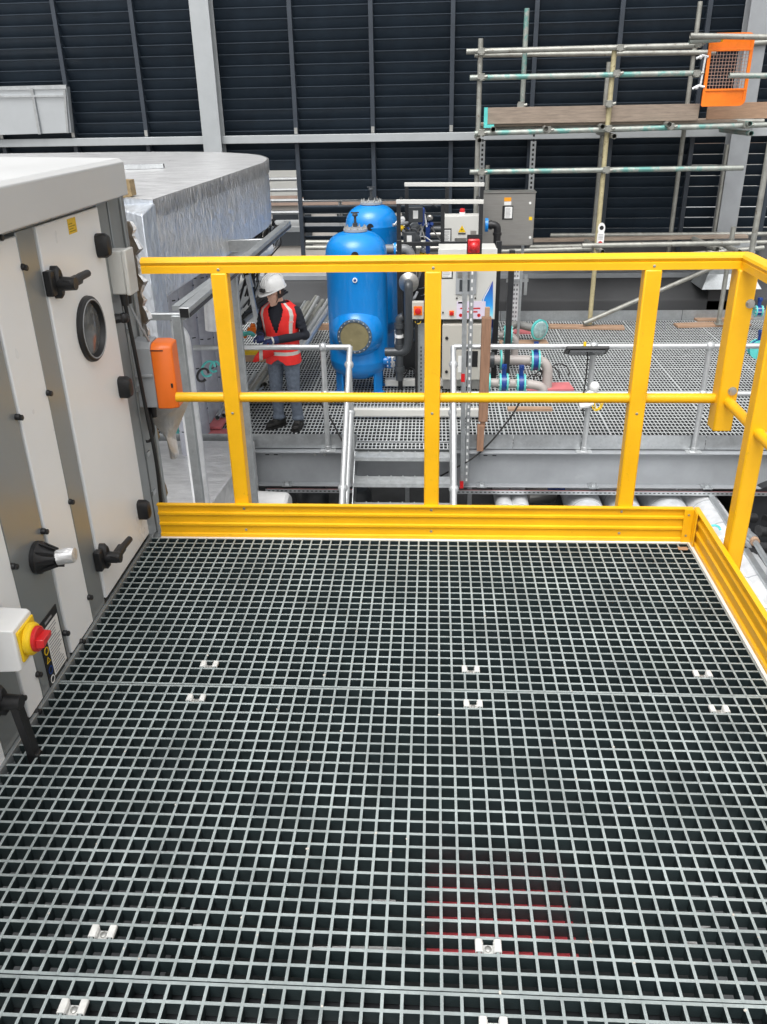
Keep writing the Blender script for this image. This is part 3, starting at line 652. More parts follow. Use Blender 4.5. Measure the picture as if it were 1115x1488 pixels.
# safety notice
m = MB(); y0, y1, z0, z1 = -1.035, -.892, -.005, .232
m.box((XA-.004, y0, z0), (XA-.001, y1, z1)); no = m.build('notice', M_BLACK, ah)
m = MB(); m.box((XA-.0009, y0+.042, z0+.028), (XA-.0002, y1-.008, z1-.03)); pp = m.build('paper', M_PAPER, no)
m = MB()
for i in range(16):
    z = z0+.036+i*.0105; m.box((XA-.0002, y0+.048, z), (XA+.0004, y1-.013-random.uniform(0,.03), z+.0035))
m.box((XA-.0008, y0+.05, z1-.02), (XA-.0002, y0+.10, z1-.012)); m.box((XA-.0008, y1-.03, z0+.008), (XA-.0002, y1-.012, z0+.02)); m.build('print', M_LINES, pp)
for i, mt in enumerate((M_WPL, M_BLUED, M_YPL, M_YPL)):
    z = z0+.03+i*.036; m = MB()
    n = 3 if i == 2 else 18; cc = V((XA-.0006, y0+.022, z))
    ro = [[cc+V((dx, q*math.cos(math.pi/2+2*math.pi*j/n), q*math.sin(math.pi/2+2*math.pi*j/n))) for j in range(n)] for dx, q in ((0,.014),(.001,.014),(.001,.0105),(0,.0105))]
    m.loft(ro, caps=False); m.build('symbol', mt, no)
# rotary isolator
c = aX(57, 928, XA+.14); c.y -= .002; c.z += .003
iso = thing('isolator_switch', 'white switch box with yellow plate and red rotary knob fixed to the plant unit', 'isolator', (XA, c.y, c.z))
m = MB(); m.box((XA+.001, c.y-.15, c.z-.085), (XA+.035, c.y+.02, c.z+.07)); m.build('back_box', M_BLACK, iso, bev=.003)
m = MB(); xk = XA+.125
m.loft([[V((x, c.y+q*a_, c.z+.0+q*b_)) for a_, b_ in ((-.06,-.07),(.052,-.07),(.058,-.062),(.058,.054),(.052,.062),(-.06,.062))] for x, q in ((XA+.012,1.04),(XA+.095,1.0),(XA+.105,.93))]); m.build('housing', M_WPL, iso, bev=.003)
m = MB(); m.box((XA+.104, c.y-.045, c.z-.05), (XA+.112, c.y+.05, c.z+.045)); m.lathe([(.046,0),(.046,.012),(.040,.020)], (XA+.112, c.y+.002, c.z-.003), (1,0,0), 24); pl = m.build('plate', M_YPL, iso, bev=.003)
m = MB(); m.lathe([(.036,0),(.036,.010),(.032,.013)], (XA+.130, c.y+.002, c.z-.003), (1,0,0), 24); kn = m.build('knob', M_RED, iso)
m = MB(); m.loft([[V((XA+.142+x, c.y+.002+w_*q, c.z-.003+h*q)) for w_, h in ((-.030,-.014),(.030,-.004),(.032,.010),(-.026,.012))] for x, q in ((0,1),(.022,.9))]); m.build('grip', M_RED, kn, bev=.002)
m = MB(); m.box((XA+.001, c.y-.06, c.z+.075), (XA+.006, c.y-.02, c.z+.125)); m.build('yellow_label', M_YPL, iso)
# ------------------------------------------------------------------ end of the unit: flange, insulation, junction box, actuator
def Ya(px, py): return aY(px, py, .20)
m = MB(); m.box((XA-.60, .102, -.9), (XA-.014, .30, HT+.02)); m.build('damper_section', M_STEEL, ah, bev=.003)
m = MB(); m.box((XA-.0135, .112, -.9), (XA-.002, .135, HT+.01)); m.box((XA-.0135, .262, -.9), (XA-.004, .297, HT+.01)); m.build('section_flange', M_STEEL, ah, bev=.002)
for z in (-.1, .15, .33, .62, .86):
    m = MB(); m.box((XA-.003, .106, z), (XA+.006, .145, z+.02)); m.build('clip', M_GALV, ah)
m = MB()
x0 = XA-.12
rg = []
for i in range(26):
    z = -1.0 + i*.094; k = .02*math.sin(i*1.9)+.012*math.sin(i*4.1); rg.append([V((x0-.35, .302, z)), V((x0+.045+k, .302, z)), V((x0+.055+k*1.3, .36+k, z)), V((x0+.06, .44+k, z)), V((x0-.35, .44, z))])
m.loft(rg); t = solo(m, 'insulation_slab', M_WOOL, 'raw brown mineral wool edge exposed at the end of the plant unit', 'insulation', org=(XA, .2, -1.0), ang=60)
m = MB()
rg = []
for i in range(30):
    z = .50 + i*.026; k = .012*math.sin(i*2.3)+.01*math.sin(i*5.1); rg.append([V((x0+.0, .445, z)), V((x0+.12+k, .345-k, z)), V((x0+.13+k, .355, z)), V((x0+.02, .46, z))])
m.loft(rg); solo(m, 'foil_jacket', M_FOIL, 'torn crinkled foil jacket hanging beside the junction box', 'foil', org=(XA, .3, .18), ang=60)
jb = thing('junction_box', 'small pale grey junction box high on the end of the plant unit', 'junction box', (XA+.05, .1, 1.08))
p = aX(180, 397, XA+.06)
m = MB(); m.box((XA-.01, .03, p.z-.085), (XA+.05, .115, p.z+.075)); m.build('box', M_CAB, jb, bev=.005)
m = MB(); m.box((XA+.0505, .026, p.z-.088), (XA+.068, .119, p.z+.078)); m.build('lid', M_CAB, jb, bev=.004)
for dy in (.05, .09):
    m = MB(); m.tube([(XA+.03, dy, p.z-.085), (XA+.03, dy, p.z-.13)], [.017,.013], 10); m.build('gland', M_BLACK, jb)
zj = p.z
m = MB(); m.tube(bend([(XA+.03, .05, zj-.13), (XA+.035, .06, zj-.3), (XA+.03, .10, zj-.55), (XA+.05, .085, zj-.8), (XA+.03, .10, zj-1.1)], .1), .008, 8); solo(m, 'cable', M_CABLE, 'black cable running down from the junction box to the actuator', 'cable')
m = MB(); m.tube(bend([(XA+.03, .09, zj-.13), (XA+.06, .11, zj-.24), (XA+.07, .18, zj-.33), (XA+.08, .16, zj-.36)], .05), .005, 8); solo(m, 'cable', M_LGREY, 'pale grey cable looping below the junction box', 'cable')
m = MB(); c = aX(180, 463, XA+.03); m.tube([(XA-.01, c.y, c.z), (XA+.022, c.y+.01, c.z)], [.02,.016], 10); m.ball((XA+.027, c.y+.012, c.z), .021, 10); solo(m, 'hose_plug', M_BLACK, 'round black plug sticking out below the junction box', 'plug')
ac = thing('damper_actuator', 'orange and grey damper motor mounted beside the end of the plant unit', 'actuator', (XA+.06, .2, .6))
a = aY(203, 548, .12)
xl, xm, xr = aY(196, 550, .13).x, aY(224, 550, .13).x, aY(254, 550, .13).x
zt_, zb2 = aY(225, 500, .13).z, aY(225, 594, .13).z
m = MB(); m.loft([[V((x, y, z)) for y, z in ((.13,zb2+.004),(.13,zt_-.02),(.15,zt_+.005),(.235,zt_+.005),(.235,zb2+.004))] for x in (xl, xm)]); m.build('back_housing', M_LGREY, ac, bev=.004)
m = MB(); m.loft([[V((x, .1825+(y-.1825)*q, zb2+(z-zb2)*(1 if q == 1 else .985))) for y, z in ((.127,zb2),(.127,zt_-.022),(.137,zt_-.008),(.155,zt_+.0),(.235,zt_+.0),(.238,zb2))] for x, q in ((xm+.0005,1),(xm+.01,1),(xr-.03,1),(xr,.72))]); cv = m.build('cover', M_ORANGE, ac, bev=.005)
m = MB(); zq=aY(225,508,.13).z; m.box((xm+.001, .1255, zq-.006), (xr-.032, .1268, zq-.002)); m.box((xr-.02, .1315, zb2+.09), (xr-.012, .1345, zb2+.108)); m.build('slot', M_BLACK, cv)
m = MB(); m.box((xl-.03, .125, (zt_+zb2)/2-.035), (xl-.001, .18, (zt_+zb2)/2+.03)); m.box((xl-.01, .121, (zt_+zb2)/2+.0), (xm-.003, .1295, (zt_+zb2)/2+.012)); m.build('bracket', M_LGREY, ac, bev=.002)
for dx in (.02, .045):
    m = MB(); m.tube([(xl+dx, .17, zb2), (xl+dx, .17, zb2-.05)], [.014,.011], 10); m.build('gland', M_BLACK, ac)
m = MB(); m.tube(bend([(xl+.03, .17, zb2-.05), (xl+.035, .17, zb2-.12), (xl+.01, .16, zb2-.165), (xl-.035, .14, zb2-.13), (xl-.05, .12, zb2-.02)], .06), .006, 8); solo(m, 'cable', M_CABLE, 'black cable looping under the orange damper motor', 'cable')
m = MB()
rg = []
for i in range(9):
    z = zb2-.03-i*.032; wv = .115-.095*min(1, i/5); x = aY(240, 600, .28).x+.006*i - .004*i
    rg.append([V((x-wv, .28, z)), V((x-wv*.3, .26+.01*math.sin(i), z)), V((x+wv*.4, .265, z+.006)), V((x+wv, .29, z+.015)), V((x+wv*.4, .272, z+.006)), V((x-wv*.3, .267, z))])
m.loft(rg); solo(m, 'torn_foil', M_FOILT, 'loose flap of pale crumpled foil hanging below the orange motor', 'foil', ang=60)
# ================================================================== FOIL DUCT, FRAMES AND PIPES ON THE LEFT
XD = -1.90
zt_ = 1.10
fd = thing('foil_duct', 'large foil wrapped rectangular duct curving away behind the plant unit', 'duct', (XD, 3, .4))
zb_d = .46
n0 = aZ(222, 290, zt_); f0 = aZ(384, 236, zt_)
pts = [V((n0.x-1.5, n0.y+.9, 0)), V((n0.x, n0.y, 0)), V((n0.x+.05, n0.y+1.6, 0))]
pts += [V((f0.x-.01, f0.y-.4, 0)), V((f0.x, f0.y, 0)), V((f0.x-.08, f0.y+.7, 0)), V((f0.x-.38, f0.y+1.5, 0)), V((f0.x-1.1, f0.y+2.2, 0)), V((f0.x-2.3, f0.y+2.5, 0)), V((-6, f0.y+2.6, 0)), V((-6, 3.6, 0))]
from mathutils import noise
def resample(pts, st):
    out = []
    for a, b_ in zip(pts, pts[1:]):
        n = max(1, int((b_-a).length/st)); out += [a.lerp(b_, k/n) for k in range(n)]
    return out + [pts[-1]]
pts = pts[:2] + bend(pts[2:9], .7, 8) + pts[9:]
rs = resample(pts[1:], .05); nz_ = 16
def crinkle(p, z, n):                       # shallow folds of the loosely taped foil
    q = V((p.x*3.2, p.y*3.2, z*1.6)); d = noise.noise(q)*.011 + abs(noise.noise(q*2.6+V((5,1,0))))*.012 + noise.noise(q*7)*.003
    return V((p.x+n.x*d, p.y+n.y*d, z))
rows = []
for k in range(nz_+1):
    z = zb_d + (zt_-.004-zb_d)*k/nz_; rows.append([crinkle(p, z, (V((rs[min(i+1, len(rs)-1)].y-rs[max(i-1, 0)].y, -(rs[min(i+1, len(rs)-1)].x-rs[max(i-1, 0)].x), 0))).normalized()) for i, p in enumerate(rs)])
m = MB(); W_ = len(rs); m._add([p for r in rows for p in r], [(k*W_+i, k*W_+i+1, (k+1)*W_+i+1, (k+1)*W_+i) for k in range(nz_) for i in range(W_-1)]); m.build('side', M_FOIL, fd, ang=50)
m = MB(); m._add([V((pts[0].x, pts[0].y, zb_d)), V((pts[1].x, pts[1].y, zb_d)), V((pts[1].x, pts[1].y, zt_)), V((pts[0].x, pts[0].y, zt_))], [(0,1,2,3)]); m.build('end', M_FOILB, fd)
m = MB(); m.prism([V((p.x, p.y, zt_-.006)) for p in pts], (0,0,.008)); m.prism([V((p.x, p.y, zb_d-.01)) for p in pts], (0,0,.008)); m.build('top', M_FOILT, fd)
m = MB(); q = pts[1:-1]
m.loft([[V((p.x+.019+.004*math.sin(p.y*5), p.y-.0, z)) for z in (zt_-.12, zt_+.004)] for p in resample(q, .2)], caps=False); m.build('edge_tape', M_FOIL, fd)
# dropping end box with bluish film
be = thing('duct_drop', 'bluish film covered drop of the foil duct beside the unit end', 'duct', (-1.7, 2.5, -1.0))
a0 = aY(192, 265, 2.35); a1 = aY(240, 300, 2.35)
m = MB(); xa_, xb_ = a0.x, a1.x-.03; zq_ = aY(240, 545, 2.5).z
m._add([(xa_, 2.45, zt_-.06), (n0.x+.02, n0.y-.03, zt_-.02), (n0.x+.02, n0.y-.03, zq_), (xa_, 2.45, zq_), (xa_-.6, 3.2, zt_-.06), (n0.x-.4, 3.3, zt_-.02), (n0.x-.4, 3.3, zq_), (xa_-.6, 3.2, zq_)],
       [(0,1,2,3),(4,7,6,5),(0,4,5,1),(1,5,6,2),(2,6,7,3),(3,7,4,0)]); m.build('side', M_FOILB, be, bev=.01)
m = MB(); p = aY(170, 265, 2.3); m.prism([aY(150, 262, 2.9), aY(188, 262, 2.9), aY(192, 285, 2.9), aY(178, 288, 2.9), aY(150, 290, 2.9)], (0,.1,0)); m.build('insulation', M_WOOL, be)
# strut lying on the duct top
m = MB(); a, c = aZ(150, 243, zt_+.03), aZ(238, 241, zt_+.03); m.bar(a, c, .041, .041); m.box((c.x-.001, c.y-.018, c.z-.018), (c.x+.003, c.y+.018, c.z+.018), mi=1); solo(m, 'strut_channel', [M_GALV, M_BLACK], 'short galvanised strut lying on top of the foil duct', 'strut channel')
# low foil box at the foot
zt2 = -1.775
c4 = [aZ(240, 735, zt2), aZ(305, 735, zt2), aZ(353, 668, zt2), aZ(357, 640, zt2), aZ(248, 640, zt2)]
m = MB(); m.prism([c4[0]+V((-1.4,-1,0)), c4[1]+V((-.25,-1,0)), c4[1], c4[2], V((c4[2].x+.02, KY-.10, zt2)), V((c4[0].x-1.6, KY-.10, zt2))], (0,0,-1.0)); solo(m, 'low_foil_duct', M_FOILT, 'flat foil wrapped duct lying low in front of the deck on the left', 'duct', org=(-2, 4.6, -2.7), bev=.01)
# white plastic drum end
a = aZ(352, 722, -2.35); m = MB(); y0 = a.y; xw0, xw1 = aY(362, 720, y0).x, aY(420, 720, y0).x; zc = aY(390, 735, y0).z
m.lathe([(.0,0),(.12,.0),(.15,.03),(.155,.06),(.155,.5)], (xw1, y0, zc), (-1,.1,0), 24); solo(m, 'white_drum', M_WPL, 'white round ended drum lying under the deck edge', 'drum')

# galvanised strut frame
sf = thing('strut_stand', 'galvanised strut stand with two posts standing behind the left yellow post', 'frame', (-1.55, 2.4, -3.15))
def strut(a, b, par, w_=.045, h_=.045, up=(0,1,0), name='post', mt=None):
    m = MB(); m.bar(a, b, w_, h_, up); o = m.build(name, mt or M_GALVD, par, bev=.003)
    a, b = V(a), V(b); d = b-a; L = d.length; d.normalize(); m = MB(); k = int(L/.06)
    sd_ = d.cross(V(up)).normalized(); u = sd_.cross(d)
    M = Matrix((sd_, d, u)).transposed()
    for i in range(1, k): m.obox(a+d*(i*.06)+sd_*(w_/2+.0005), .002, .03, .013, M)
    if k > 2: m.build('slots', M_BLACK, o)
    return o
for px, py, px2, py2, Y in ((262, 458, 291, 728, 2.0), (352, 395, 370, 728, 3.0)):
    a, c = aY(px, py, Y), aY(px2, py2, Y); d = (a-c)/(a.z-c.z)
    strut((c.x, Y, -3.15), (c.x, Y, a.z), sf, .055, .055)
pa = aY(250, 457, 2.02); m = MB(); m.box((pa.x-.25, 1.99, pa.z-.03), (pa.x+.09, 2.035, pa.z+.012)); m.build('cross_bar', M_GALV, sf, bev=.003)
b0 = aY(268, 455, 1.75); xs_ = b0.x; b1 = aX(418, 326, xs_+.10)
st = thing('strut_channel', 'long galvanised strut channel with a black open end running back over the frame', 'strut channel', b0)
m = MB(); m.bar(b0, b1, .062, .062); m.build('channel', M_GALV, st, bev=.003)
dd = (b1-b0).normalized(); m = MB(); m.obox(b0-dd*.001, .052, .004, .052, Matrix((dd.cross(V((0,0,1))).normalized(), dd, V((0,0,1)))).transposed()); m.build('open_end', M_BLACK, st)
m = MB(); m.bar(b0+V((.034,0,-.012)), b1+V((.034,0,-.012)), .004, .022); m.build('slot', M_BSTEEL, st)
a, c = aY(262, 448, 2.3), aY(330, 392, 3.4); m = MB(); m.bar(a+V((-.03,0,.0)), c, .05, .03); solo(m, 'strut_channel', M_GALVD, 'thin strut channel running back just behind the open ended one', 'strut channel')
Yc = 4.6
a, c = aY(330, 357, Yc), aY(388, 355, Yc); m = MB(); m.bar(a, c, .06, .10); solo(m, 'bracket_arm', M_GALV, 'pale galvanised cross arm under the far end of the foil duct', 'bracket', bev=.004)
# cables in a tangle
ct = thing('cable_bundle', 'tangle of black cables hanging below the foil duct', 'cables', aY(375, 400, 6))
for i in range(30):
    Y = random.uniform(7.2, 8.2); p = aY(random.uniform(345, 410), random.uniform(318, 345), Y); q = aY(random.uniform(338, 374), random.uniform(372, 455), Y+random.uniform(-.2, .4))
    mid = (p+q)/2 + V((random.uniform(-.18, .18), random.uniform(-.1, .1), random.uniform(-.15, .1)))
    m = MB(); m.tube(bend([p, p*.6+mid*.4+V((random.uniform(-.15,.15),0,.06)), mid, q], .3, 5), random.choice((.009, .012, .016)), 6); m.build('cable', M_CABLE if i % 5 else M_LGREY, ct)
tr = thing('cable_ladder', 'steep ladder of black cables and rungs standing behind the man', 'cable ladder', aY(365, 500, 6.9))
for i in range(9):
    p, q = aY(338+i*2.2, 478-i*3, 6.8), aY(394+i*3, 408+i*2, 7.4+.03*i); m = MB(); m.tube([p, (p+q)/2+V((0,0,-.02*(i % 3))), q], .013, 6); m.build('cable', M_CABLE, tr)
p, q = aY(360, 400, 6.75), aY(376, 470, 6.75); m = MB(); m.bar(V((q.x, 6.75, q.z-.1)), p, .05, .05, (0,1,0)); m.build('post', M_GALV, tr)
bx = aY(312, 437, 8.2); by = aY(300, 500, 8.2)
m = MB(); m.box((aY(296, 450, 7.6).x, 7.6, aY(312, 490, 7.6).z), (aY(324, 450, 7.6).x, 9.4, aY(312, 437, 7.6).z)); solo(m, 'cream_duct', M_CAB, 'plain cream boxed duct behind the grey lagged pipes', 'duct', bev=.01)
# vertical lagged pipes with dashed bands
for i, (px, Y, rad) in enumerate(((256, 5.3, .085), (278, 6.0, .10), (300, 6.5, .095), (318, 6.9, .085))):
    x = aY(px, 500, Y).x
    t = thing('lagged_pipe', 'upright grey lagged pipe under the foil duct, %s from the left' % ordinal(i+1), 'pipe', (x, Y, DZ), 'upright lagged pipes')
    m = MB(); m.tube([(x, Y, DZ-.3), (x, Y, .55)], rad, 20); m.build('lagging', M_LAGD, t)
    m = MB()
    for z in (-1.5, -1.15, -.8, -.45, -.1, .25):
        for k in range(14):
            if k % 2: continue
            a = 2*math.pi*k/14; m.obox((x+(rad+.0008)*math.cos(a), Y+(rad+.0008)*math.sin(a), z+.012*k*(i % 2)), .003, rad*.42, .012, Matrix.Rotation(a, 3, 'Z'))
    m.build('tape_mark', M_RUBBER, t)
t = thing('lagged_pipe', 'short white capped lagged pipe beside the front strut post', 'pipe', aY(250, 500, 3.4))
p = aY(262, 480, 3.6); m = MB(); m.tube(bend([(p.x+.0, 3.6, -1.9), (p.x, 3.6, p.z), (p.x-.4, 3.6, p.z+.02)], .1), .075, 18); m.build('lagging', M_SILVER, t)
# bent pipe under the rail
p = aY(318, 395, 5.6); m = MB(); m.tube(bend([p+V((.35,.9,.1)), p+V((.05,.2,.06)), p+V((-.1,0,-.2)), p+V((-.12,0,-.6))], .15), .085, 18); solo(m, 'lagged_bend', M_SILVER, 'silver lagged pipe bend under the foil duct behind the yellow rail', 'pipe')
for i, (px, py, Y) in enumerate(((312, 533, 5.6), (295, 545, 5.3), (303, 536, 5.5))):
    p = aY(px, py, Y); m = MB(); m.tube(arc(p, (1,0,.3), (0,.3,1), .05+.012*i, 0, 5.2, 14), .013, 6); solo(m, 'label_tape', M_TEAL if i != 1 else M_CABLE, 'curled %s tape tied round the grey pipes' % ('teal', 'dark', 'pale teal')[i], 'tape')
m = MB(); p = aY(278, 632, KY+.25); m.lathe([(.12,0),(.19,0),(.19,.05),(.12,.05)], (p.x, p.y, DZ+.02), (0,0,1), 24); solo(m, 'pipe_flange', M_TEAL, 'grey green round flange at the foot of the lagged pipes', 'flange')
# pink boards on the deck at left
p, q = aZ(312, 622, DZ+.06), aZ(330, 596, DZ+.10); m = MB(); m.bar(p, q+ (q-p)*.6, .16, .03); solo(m, 'pink_board', M_PINK, 'pink red board leaning low beside the lagged pipes', 'board', bev=.004)
p, q = aZ(296, 629, DZ+.02), aZ(342, 627, DZ+.02); m = MB(); m.bar(p, q, .14, .03); solo(m, 'pink_board', M_PINK, 'pink red board lying flat on the deck front left', 'board', bev=.004)
for i in range(3):
    p, q = aZ(316+i*9, 607-i*3, DZ+.13), aZ(336+i*10, 575-i*4, DZ+.15); m = MB(); m.hollow(p, q+(q-p)*.8, .032); solo(m, 'short_tube', M_TUBE, 'short grey tube end lying by the pink boards, %s from the left' % ordinal(i+1), 'tube', group='short tubes by the pink boards')
# ------------------------------------------------------------------ stack of tubes behind the man
sk = random.Random(3)
for i in range(16):
    px = 348 + i*6.2; z = DZ + .12 + .05*(i % 4) + .03*i
    p = aZ(px, 590 - i*5.6 + sk.uniform(-5, 5), z); q = aZ(446 + i*3.0 + sk.uniform(-6, 6), 448 - (i % 4)*5 + sk.uniform(-4, 4), z+.16)
    m = MB(); m.hollow(p, q, sk.choice((.026, .03, .036)), .004, 12); solo(m, 'loose_tube', sk.choice((M_TUBE, M_TUBE, M_GALV, M_SCAF)), 'bare metal tube in the stack of tubes lying behind the man', 'tube', group='stacked tubes behind the man')
for i, (px, py) in enumerate(((365, 500), (420, 455))):
    p = aZ(px, py+20, DZ+.05); m = MB(); m.box((p.x-.5, p.y-.04, DZ), (p.x+.7, p.y+.04, DZ+.10)); solo(m, 'timber_bearer', M_PLY, '%s timber bearer under the stacked tubes' % ('near', 'far')[i], 'timber')
p = aZ(366, 508, -1.15); m = MB(); m.box((p.x-.26, p.y-.16, -1.175), (p.x+.26, p.y+.14, -1.15)); m.box((p.x-.26, p.y-.17, -1.175), (p.x+.26, p.y-.155, -1.13)); solo(m, 'yellow_board', M_YPL, 'yellow tray beside the man hands holding orange fittings', 'tray', bev=.003)
p0 = p
for i in range(9):
    p = p0 + V((sk.uniform(-.24, .2), .16+sk.uniform(.02, .5), .04+sk.uniform(0, .12))); m = MB()
    m.tube(bend([p, p+V((sk.uniform(.05,.12), sk.uniform(-.05,.1), .02)), p+V((sk.uniform(.05,.15), sk.uniform(.05,.15), -.03))], .05), .028, 10)
    m.tube([p+V((0,0,-.02)), p+V((.02,.02,.03))], .036, 10); solo(m, 'pipe_fitting', (M_ORPAINT, M_ORANGE, M_TUBE, M_TEAL, M_ORPAINT)[i % 5], 'loose orange and metal pipe coupling heaped behind the yellow tray', 'pipe fitting', group='loose pipe couplings')
for i in range(3):
    p, q = aY(338+8*i, 480-6*i, 7.0), aY(372+9*i, 452-8*i, 7.6); m = MB(); m.hollow(p, q, .034); solo(m, 'grey_tube', M_LGREY, 'pale grey tube slanting up behind the orange fittings, %s from the left' % ordinal(i+1), 'tube', group='pale tubes behind the fittings')
# ================================================================== BLUE FILTER TANKS
def tank(cx, cy, r, ztop, zbot, label, glass):
    t = thing('filter_tank', label, 'tank', (cx, cy, DZ))
    h = .26; pr = []
    for i in range(10): a = math.pi/2*i/9; pr.append((r*math.sin(a) if i else .0, zbot+h-h*math.cos(a)))
    pr.append((r, ztop-h)) if False else None
    body = pr[:]
    body += [(r+.004, zbot+h+.015), (r+.004, zbot+h+.03), (r, zbot+h+.04), (r, ztop-h-.03), (r+.003, ztop-h-.02), (r+.003, ztop-h-.008), (r, ztop-h)]
    for i in range(1, 10): a = math.pi/2*i/9; body.append((r*math.cos(a)**.72 if i < 9 else .0, ztop-h+h*math.sin(a)))
    m = MB(); m.lathe([(q, z) for q, z in body], (cx, cy, 0), n=64); m.build('vessel', M_BLUE, t, ang=50)
    for a in (R(215), R(325), R(35), R(145)):
        x, y = cx+.80*r*math.cos(a), cy+.80*r*math.sin(a)
        m = MB(); m.obox((x, y, (DZ+zbot+.32)/2), .03, .15, zbot+.32-DZ, Matrix.Rotation(a, 3, 'Z')); m.obox((x, y, DZ+.008), .12, .16, .015, Matrix.Rotation(a, 3, 'Z')); m.build('leg', M_BLUE, t, bev=.004)
    m = MB(); m.lathe([(.15,0),(.15,.03),(.06,.035),(.06,.05)], (cx, cy, ztop-.004), n=28); fl = m.build('top_flange', M_LGREY, t)
    m = MB()
    for i in range(10):
        a = 2*math.pi*i/10; m.lathe([(.014,0),(.014,.012),(.008,.02),(.008,.04)], (cx+.13*math.cos(a), cy+.13*math.sin(a), ztop+.026), n=8)
    m.build('bolt', M_BOLT, fl)
    m = MB(); m.tube([(cx, cy, ztop+.04), (cx, cy, ztop+.09)], .03, 12); m.tube([(cx, cy, ztop+.09), (cx, cy, ztop+.2)], .017, 10); m.lathe([(.03,0),(.035,.015),(.03,.03),(.02,.035)], (cx, cy, ztop+.17), n=12); m.box((cx-.05, cy-.012, ztop+.205), (cx+.05, cy+.012, ztop+.22)); m.build('air_valve', M_PVCD, t)
    return t
cx1 = aY(520, 440, 7.75).x; cx2 = aY(540.5, 330, 8.95).x
t1 = tank(cx1, 7.75, .385, .215, aY(520, 560, 7.4).z, 'front blue filter tank with sand coloured sight glass', 1)
t2 = tank(cx2, 8.95, .358, .40, -1.45, 'rear blue filter tank half hidden behind the front one', 0)
TC = V((cx1, 7.75, 0))
dv = V((-.05, -1, 0)).normalized(); cz = aY(517, 487, 7.36).z; gx = aY(517, 487, 7.36).x
g0 = V((gx, 7.75-.345, cz))
m = MB(); m.lathe([(.34,-.06),(.315,.0),(.28,.06),(.24,.105),(.215,.125),(.205,.13)], g0+V((0,.025,0)), dv, 36); m.build('manhole_neck', M_BLUE, t1)
m = MB(); m.lathe([(.215,.12),(.22,.135),(.22,.155),(.21,.16),(.185,.16),(.180,.150)], g0+V((0,.025,0)), dv, 40); rg_ = m.build('glass_ring', M_RING, t1)
m = MB(); m.lathe([(.184,.148),(.183,.1505),(.0,.1525)], g0+V((0,.025,0)), dv, 40); m.build('sight_glass', M_GLASSY, t1)
m = MB(); u_ = dv.cross(V((0,0,1))).normalized()
for i in range(20):
    a = 2*math.pi*i/20; m.lathe([(.009,0),(.009,.008),(.004,.012)], g0+V((0,.025,0))+dv*.16+u_*(.2*math.cos(a))+V((0,0,.2*math.sin(a))), dv, 8)
m.build('bolt', M_LGREY, rg_)
for px, py, mt, rr in ((516, 371, M_BLACK, .045), (516, 407, M_WPL, .03)):
    a = math.atan2(0,1); p = aY(px, py, 7.75-.38); m = MB(); ang = math.asin(max(-1, min(1, (p.x-TC.x)/.385))); nd = V((math.sin(ang), -math.cos(ang), 0)); q = TC+nd*.38; q.z = p.z
    m.lathe([(rr,0),(rr,.02),(rr*.6,.022),(rr*.5,.022)], q, nd, 20); m.build('port_ring', mt, t1)
    if mt is M_WPL:
        m = MB(); m.lathe([(rr*.6,.021),(rr*.55,.024),(0,.024)], q, nd, 14); m.build('badge', M_BLUED, t1)
p = aY(538, 330, 8.95-.35); m = MB(); m.lathe([(.045,0),(.045,.02),(.02,.02)], (p.x, 8.95-.342, p.z), (.15,-1,0), 18); m.build('port_ring', M_BLACK, t2)
for px, py, Y in ((568, 524, 7.6), (576, 363, 8.2)):
    p = aY(px, py, Y); par = t1 if py > 400 else t2; m = MB(); m.tube([(p.x-.2, Y, p.z), (p.x+.04, Y, p.z)], .055, 16); m.lathe([(.09,0),(.09,.03)], (p.x-.03, Y, p.z), (1,0,0), 20); m.build('outlet', M_BLUE, par)
    m = MB(); m.lathe([(.09,.0),(.09,.025)], (p.x+.012, Y, p.z), (1,0,0), 20); [m.lathe([(.012,0),(.012,.1)], (p.x-.045, Y+.07*math.cos(k*1.05), p.z+.07*math.sin(k*1.05)), (1,0,0), 8) for k in range(6)]; m.build('flange', M_WPL, par)
# ================================================================== TREATMENT SKID
skd = thing('skid_frame', 'black steel frame with top bars coloured pale for sky reflection around the grey cabinets', 'frame', (.1, 8.4, DZ))
def frame(px0, px1, py, Y):
    a, c = aY(px0, py, Y), aY(px1, py, Y); m = MB(); m.bar(a, c, .06, .05); m.build('top_bar', M_CAB, skd, bev=.004)  # black steel bars; the pale colour paints the sky reflected on their tops
    for x in (a.x+.03, (a.x+c.x)/2+.04, c.x-.03):
        m = MB(); m.box((x-.025, Y-.025, DZ), (x+.025, Y+.025, a.z-.026)); m.build('post', M_BSTEEL, skd, bev=.003)
    for z in (a.z-.55, a.z-1.1):
        m = MB(); m.box((a.x+.03, Y-.02, z), (c.x-.03, Y+.02, z+.05)); m.build('cross_bar', M_BSTEEL, skd, bev=.003)
    return a, c
A1, C1 = frame(588, 704, 268, 9.3); A2, C2_ = frame(576, 703, 293, 8.3)
for x in (A2.x+.03, C2_.x-.03):
    m = MB(); m.box((x-.02, 8.33, A2.z-.09), (x+.02, 9.27, A2.z-.04)); m.build('side_bar', M_BSTEEL, skd)
x = aY(738, 500, 7.45).x; m = MB(); m.box((x-.035, 7.42, DZ), (x+.035, 7.49, aY(738, 376, 7.45).z+.1)); m.build('post', M_BSTEEL, skd, bev=.003)
x = aY(722, 440, 8.2).x; m = MB(); m.box((x-.035, 8.2, DZ), (x+.035, 8.27, .0)); m.build('post', M_BSTEEL, skd, bev=.003)
x = aY(581, 440, 7.7).x; m = MB(); m.box((x-.03, 7.7, DZ), (x+.03, 7.76, .1)); m.build('post', M_BSTEEL, skd, bev=.003)
